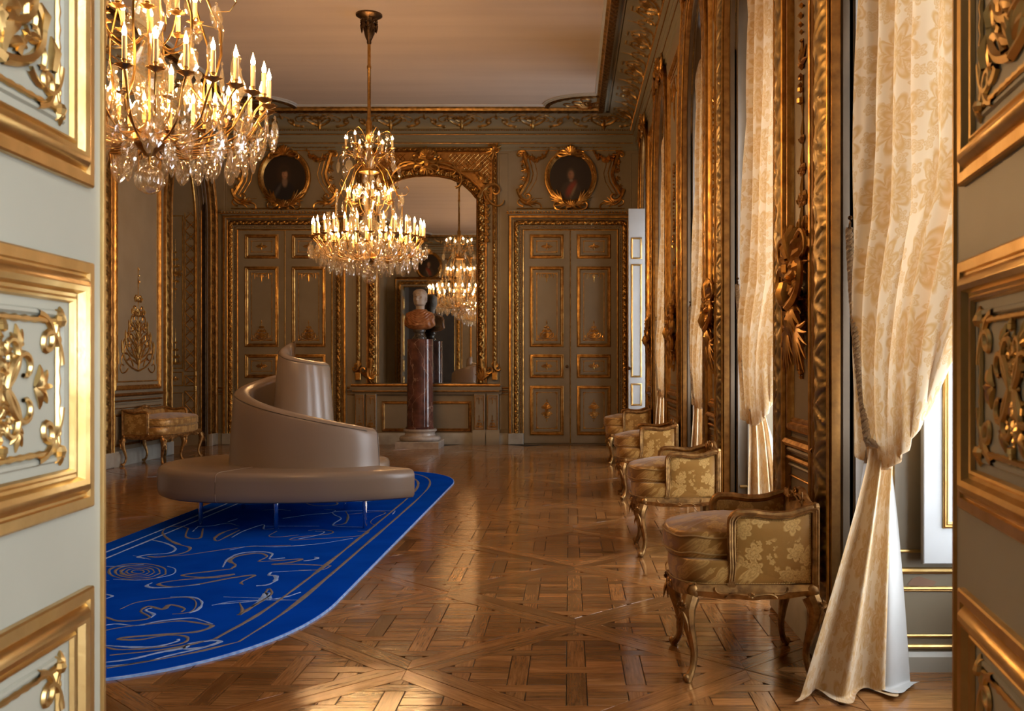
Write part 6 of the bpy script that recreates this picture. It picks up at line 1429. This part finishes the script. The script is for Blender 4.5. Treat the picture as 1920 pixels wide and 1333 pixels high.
def chandelier(cx, cy, label):
    R_ = random.Random(5)
    root = tag(empty('crystal_chandelier', (cx, cy, ZC)), label, 'chandelier'); Z = lambda z: z-ZC
    m = MB(); m.lathe([(0, 0), (.165, 0), (.165, -.02), (.14, -.035), (.10, -.06), (.085, -.12), (.07, -.2), (.055, -.27), (.04, -.31), (.028, -.33), (.03, -.36), (.02, -.38), (0, -.38)], 28)
    for k in range(6): F_ = Fr((.09*cos(k*pi/3), .09*sin(k*pi/3), -.12), (-sin(k*pi/3), cos(k*pi/3), 0), (0, 0, 1), (cos(k*pi/3), sin(k*pi/3), 0)); shell(m, F_, .06, 5, r=.010); spray(m, F_, -1.57, .12, 5, .012, .8)
    m.build('ceiling_canopy', M['bronze'], root)
    m = MB(); m.lathe([(0, -.37), (.021, -.37), (.021, Z(5.18)), (.028, Z(5.17)), (.028, Z(5.14)), (.021, Z(5.13)), (.022, Z(4.5)), (.04, Z(4.46)), (.04, Z(4.25)), (.02, Z(4.2)), (0, Z(4.2))], 14); m.build('hanging_rod', M['bronze'] if False else M['brass'], root)
    pr = [(.015, 4.22), (.05, 4.20), (.06, 4.16), (.03, 4.12), (.05, 4.06), (.07, 4.00), (.045, 3.95), (.035, 3.9), (.05, 3.85), (.06, 3.78), (.085, 3.72), (.05, 3.66), (.06, 3.6), (.085, 3.52), (.09, 3.46), (.06, 3.38), (.05, 3.32), (.09, 3.24), (.135, 3.16), (.145, 3.10), (.10, 3.05), (.05, 3.02), (.09, 2.96), (.105, 2.90), (.06, 2.84), (.03, 2.80), (0, 2.8)]
    m = MB(); m.lathe([(r, Z(z)) for r, z in pr], 14); m.build('glass_stem', M['crystal'], root, smooth=False)
    m = MB(); m.lathe([(.008, Z(4.2)), (.008, Z(2.6))], 6); m.lathe([(0, Z(2.86)), (.035, Z(2.84)), (.10, Z(2.78)), (.115, Z(2.74)), (.09, Z(2.71)), (.05, Z(2.69)), (.03, Z(2.66)), (0, Z(2.65))], 20)
    m.lathe([(0, Z(3.88)), (.06, Z(3.88)), (.12, Z(3.86)), (.13, Z(3.83)), (.05, Z(3.81)), (0, Z(3.80))], 16); m.build('hub', M['brass'], root)
    m = MB(); m.ball((0, 0, Z(2.515)), .087, 24, 17); m.lathe([(.0, Z(2.66)), (.012, Z(2.66)), (.02, Z(2.64)), (.01, Z(2.62)), (.015, Z(2.605)), (.02, Z(2.595)), (.0, Z(2.59))], 10); m.build('glass_ball', M['crystal'], root)
    # arm meshes
    def arm(path, r=.007):
        P = np.array(path, float); tt = np.linspace(0, len(P)-1, 16); x = lerp(tt, range(len(P)), P[:, 0]); z = lerp(tt, range(len(P)), P[:, 1]); m = MB(); m.tube(np.c_[x, 0*x, z-ZC], r, 6, N=(0, 1, 0)); return m
    a1 = arm([(.07, 2.76), (.22, 2.70), (.40, 2.72), (.56, 2.80), (.64, 2.93), (.69, 2.985)]); a1.tube([(r, 0, z-ZC) for r, z in ((.56, 2.80), (.60, 2.76), (.66, 2.77), (.68, 2.82), (.655, 2.86), (.63, 2.84))], .005, 5, N=(0, 1, 0)); A1 = a1.me('arm', M['brass'])
    A2 = arm([(.07, 2.80), (.20, 2.76), (.34, 2.78), (.44, 2.84), (.46, 2.90)], .006).me('arm', M['brass'])
    A3 = arm([(.04, 3.86), (.10, 3.95), (.22, 3.88), (.33, 3.62), (.42, 3.36), (.37, 3.12), (.43, 2.98), (.54, 2.88), (.52, 2.80)], .0075); A3.tube([(r, 0, z-ZC) for r, z in ((.36, 3.55), (.46, 3.56), (.50, 3.62), (.47, 3.67), (.43, 3.64))], .004, 5, N=(0, 1, 0)); A3 = A3.me('cage_arm', M['brass'])
    A4 = arm([(.03, 4.12), (.10, 4.02), (.20, 4.05), (.29, 4.14)], .005); A4.tube([(r, 0, z-ZC) for r, z in ((.05, 4.2), (.14, 4.32), (.22, 4.36), (.27, 4.33), (.27, 4.28))], .003, 5, N=(0, 1, 0)); A4 = A4.me('arm', M['brass'])
    A5 = arm([(.05, 3.36), (.12, 3.30), (.22, 3.36), (.27, 3.46)], .005).me('arm', M['brass'])
    A6 = arm([(.05, 3.86), (.16, 4.00), (.28, 4.05), (.36, 4.02), (.38, 3.95)], .0035).me('arm', M['brass'])
    def ring(mesh, n, a0, nm): 
        for k in range(n): link(nm, mesh, root, (0, 0, 0), a0+k*2*pi/n)
    N1 = 28; ring(A1, N1, 0, 'arm'); ring(A2, 12, .13, 'arm'); ring(A3, 8, .2, 'cage_arm'); ring(A4, 6, .1, 'arm'); ring(A5, 10, .05, 'arm'); ring(A6, 10, .3, 'arm')
    def candle(r, z, a, cup=True, sc=1.0):
        c = link('candle', CM[0], root, (r*cos(a), r*sin(a), Z(z)), a, (1, 1, sc)); link('flame', CM[1], c)
        if cup: link('drip_cup', CM[2], c)
    for k in range(N1): candle(.69, 2.99, k*2*pi/N1)
    for k in range(12): candle(.46, 2.905, .13+k*pi/6, sc=.8)
    for k in range(10): candle(.27, 3.46, .05+k*pi/5, sc=.75)
    for k in range(6): candle(.29, 4.13, .1+k*pi/3, sc=.7)
    def pend(r, z, a, k, sc=1.0, j=.02):
        a += R_.uniform(-1, 1)*j/max(.1, r)
        o = link('pendant', PM[k], root, (r*cos(a), r*sin(a), Z(z)), a+pi/2+R_.uniform(-.6, .6), (sc, sc, sc))
    for r, z, n, k, sc in ((.725, 2.94, 22, 0, 1.12), (.655, 2.89, 18, 1, 1.25), (.60, 2.80, 20, 0, 1.05), (.50, 2.75, 16, 0, 1.05), (.40, 2.72, 12, 1, 1.15), (.28, 2.70, 9, 0, .9), (.16, 2.68, 7, 3, 1), (.57, 2.97, 12, 2, .9), (.40, 3.0, 10, 0, .9), (.48, 3.33, 10, 2, 1.1), (.43, 3.58, 8, 0, 1), (.33, 3.45, 5, 1, 1), (.30, 3.75, 6, 1, 1), (.38, 3.97, 8, 0, .95), (.16, 3.70, 5, 1, .9), (.27, 4.32, 8, 0, .75), (.31, 4.15, 8, 3, 1.1), (.22, 3.2, 6, 1, .9)):
        for q in range(n): pend(r, z+R_.uniform(-.015, .015), q*2*pi/n+r*7, k, sc*R_.uniform(.9, 1.1))
    for k in range(6): link('glass_spire', SPM, root, (.50*cos(k*pi/3+.3), .50*sin(k*pi/3+.3), Z(2.98)), k)
    for k in range(5): link('glass_spire', SPM, root, (.33*cos(k*1.2566+.6), .33*sin(k*1.2566+.6), Z(3.92)), k, (.45, .45, .8))
    return root
c1 = chandelier(-2.526, 5.93, 'large crystal chandelier with candle lights nearest the camera, top left')
c2 = copy_tree(c1); c2.location = (-2.526, 12.43, ZC); c2['label'] = 'crystal chandelier hanging on its brass rod in front of the mirror'
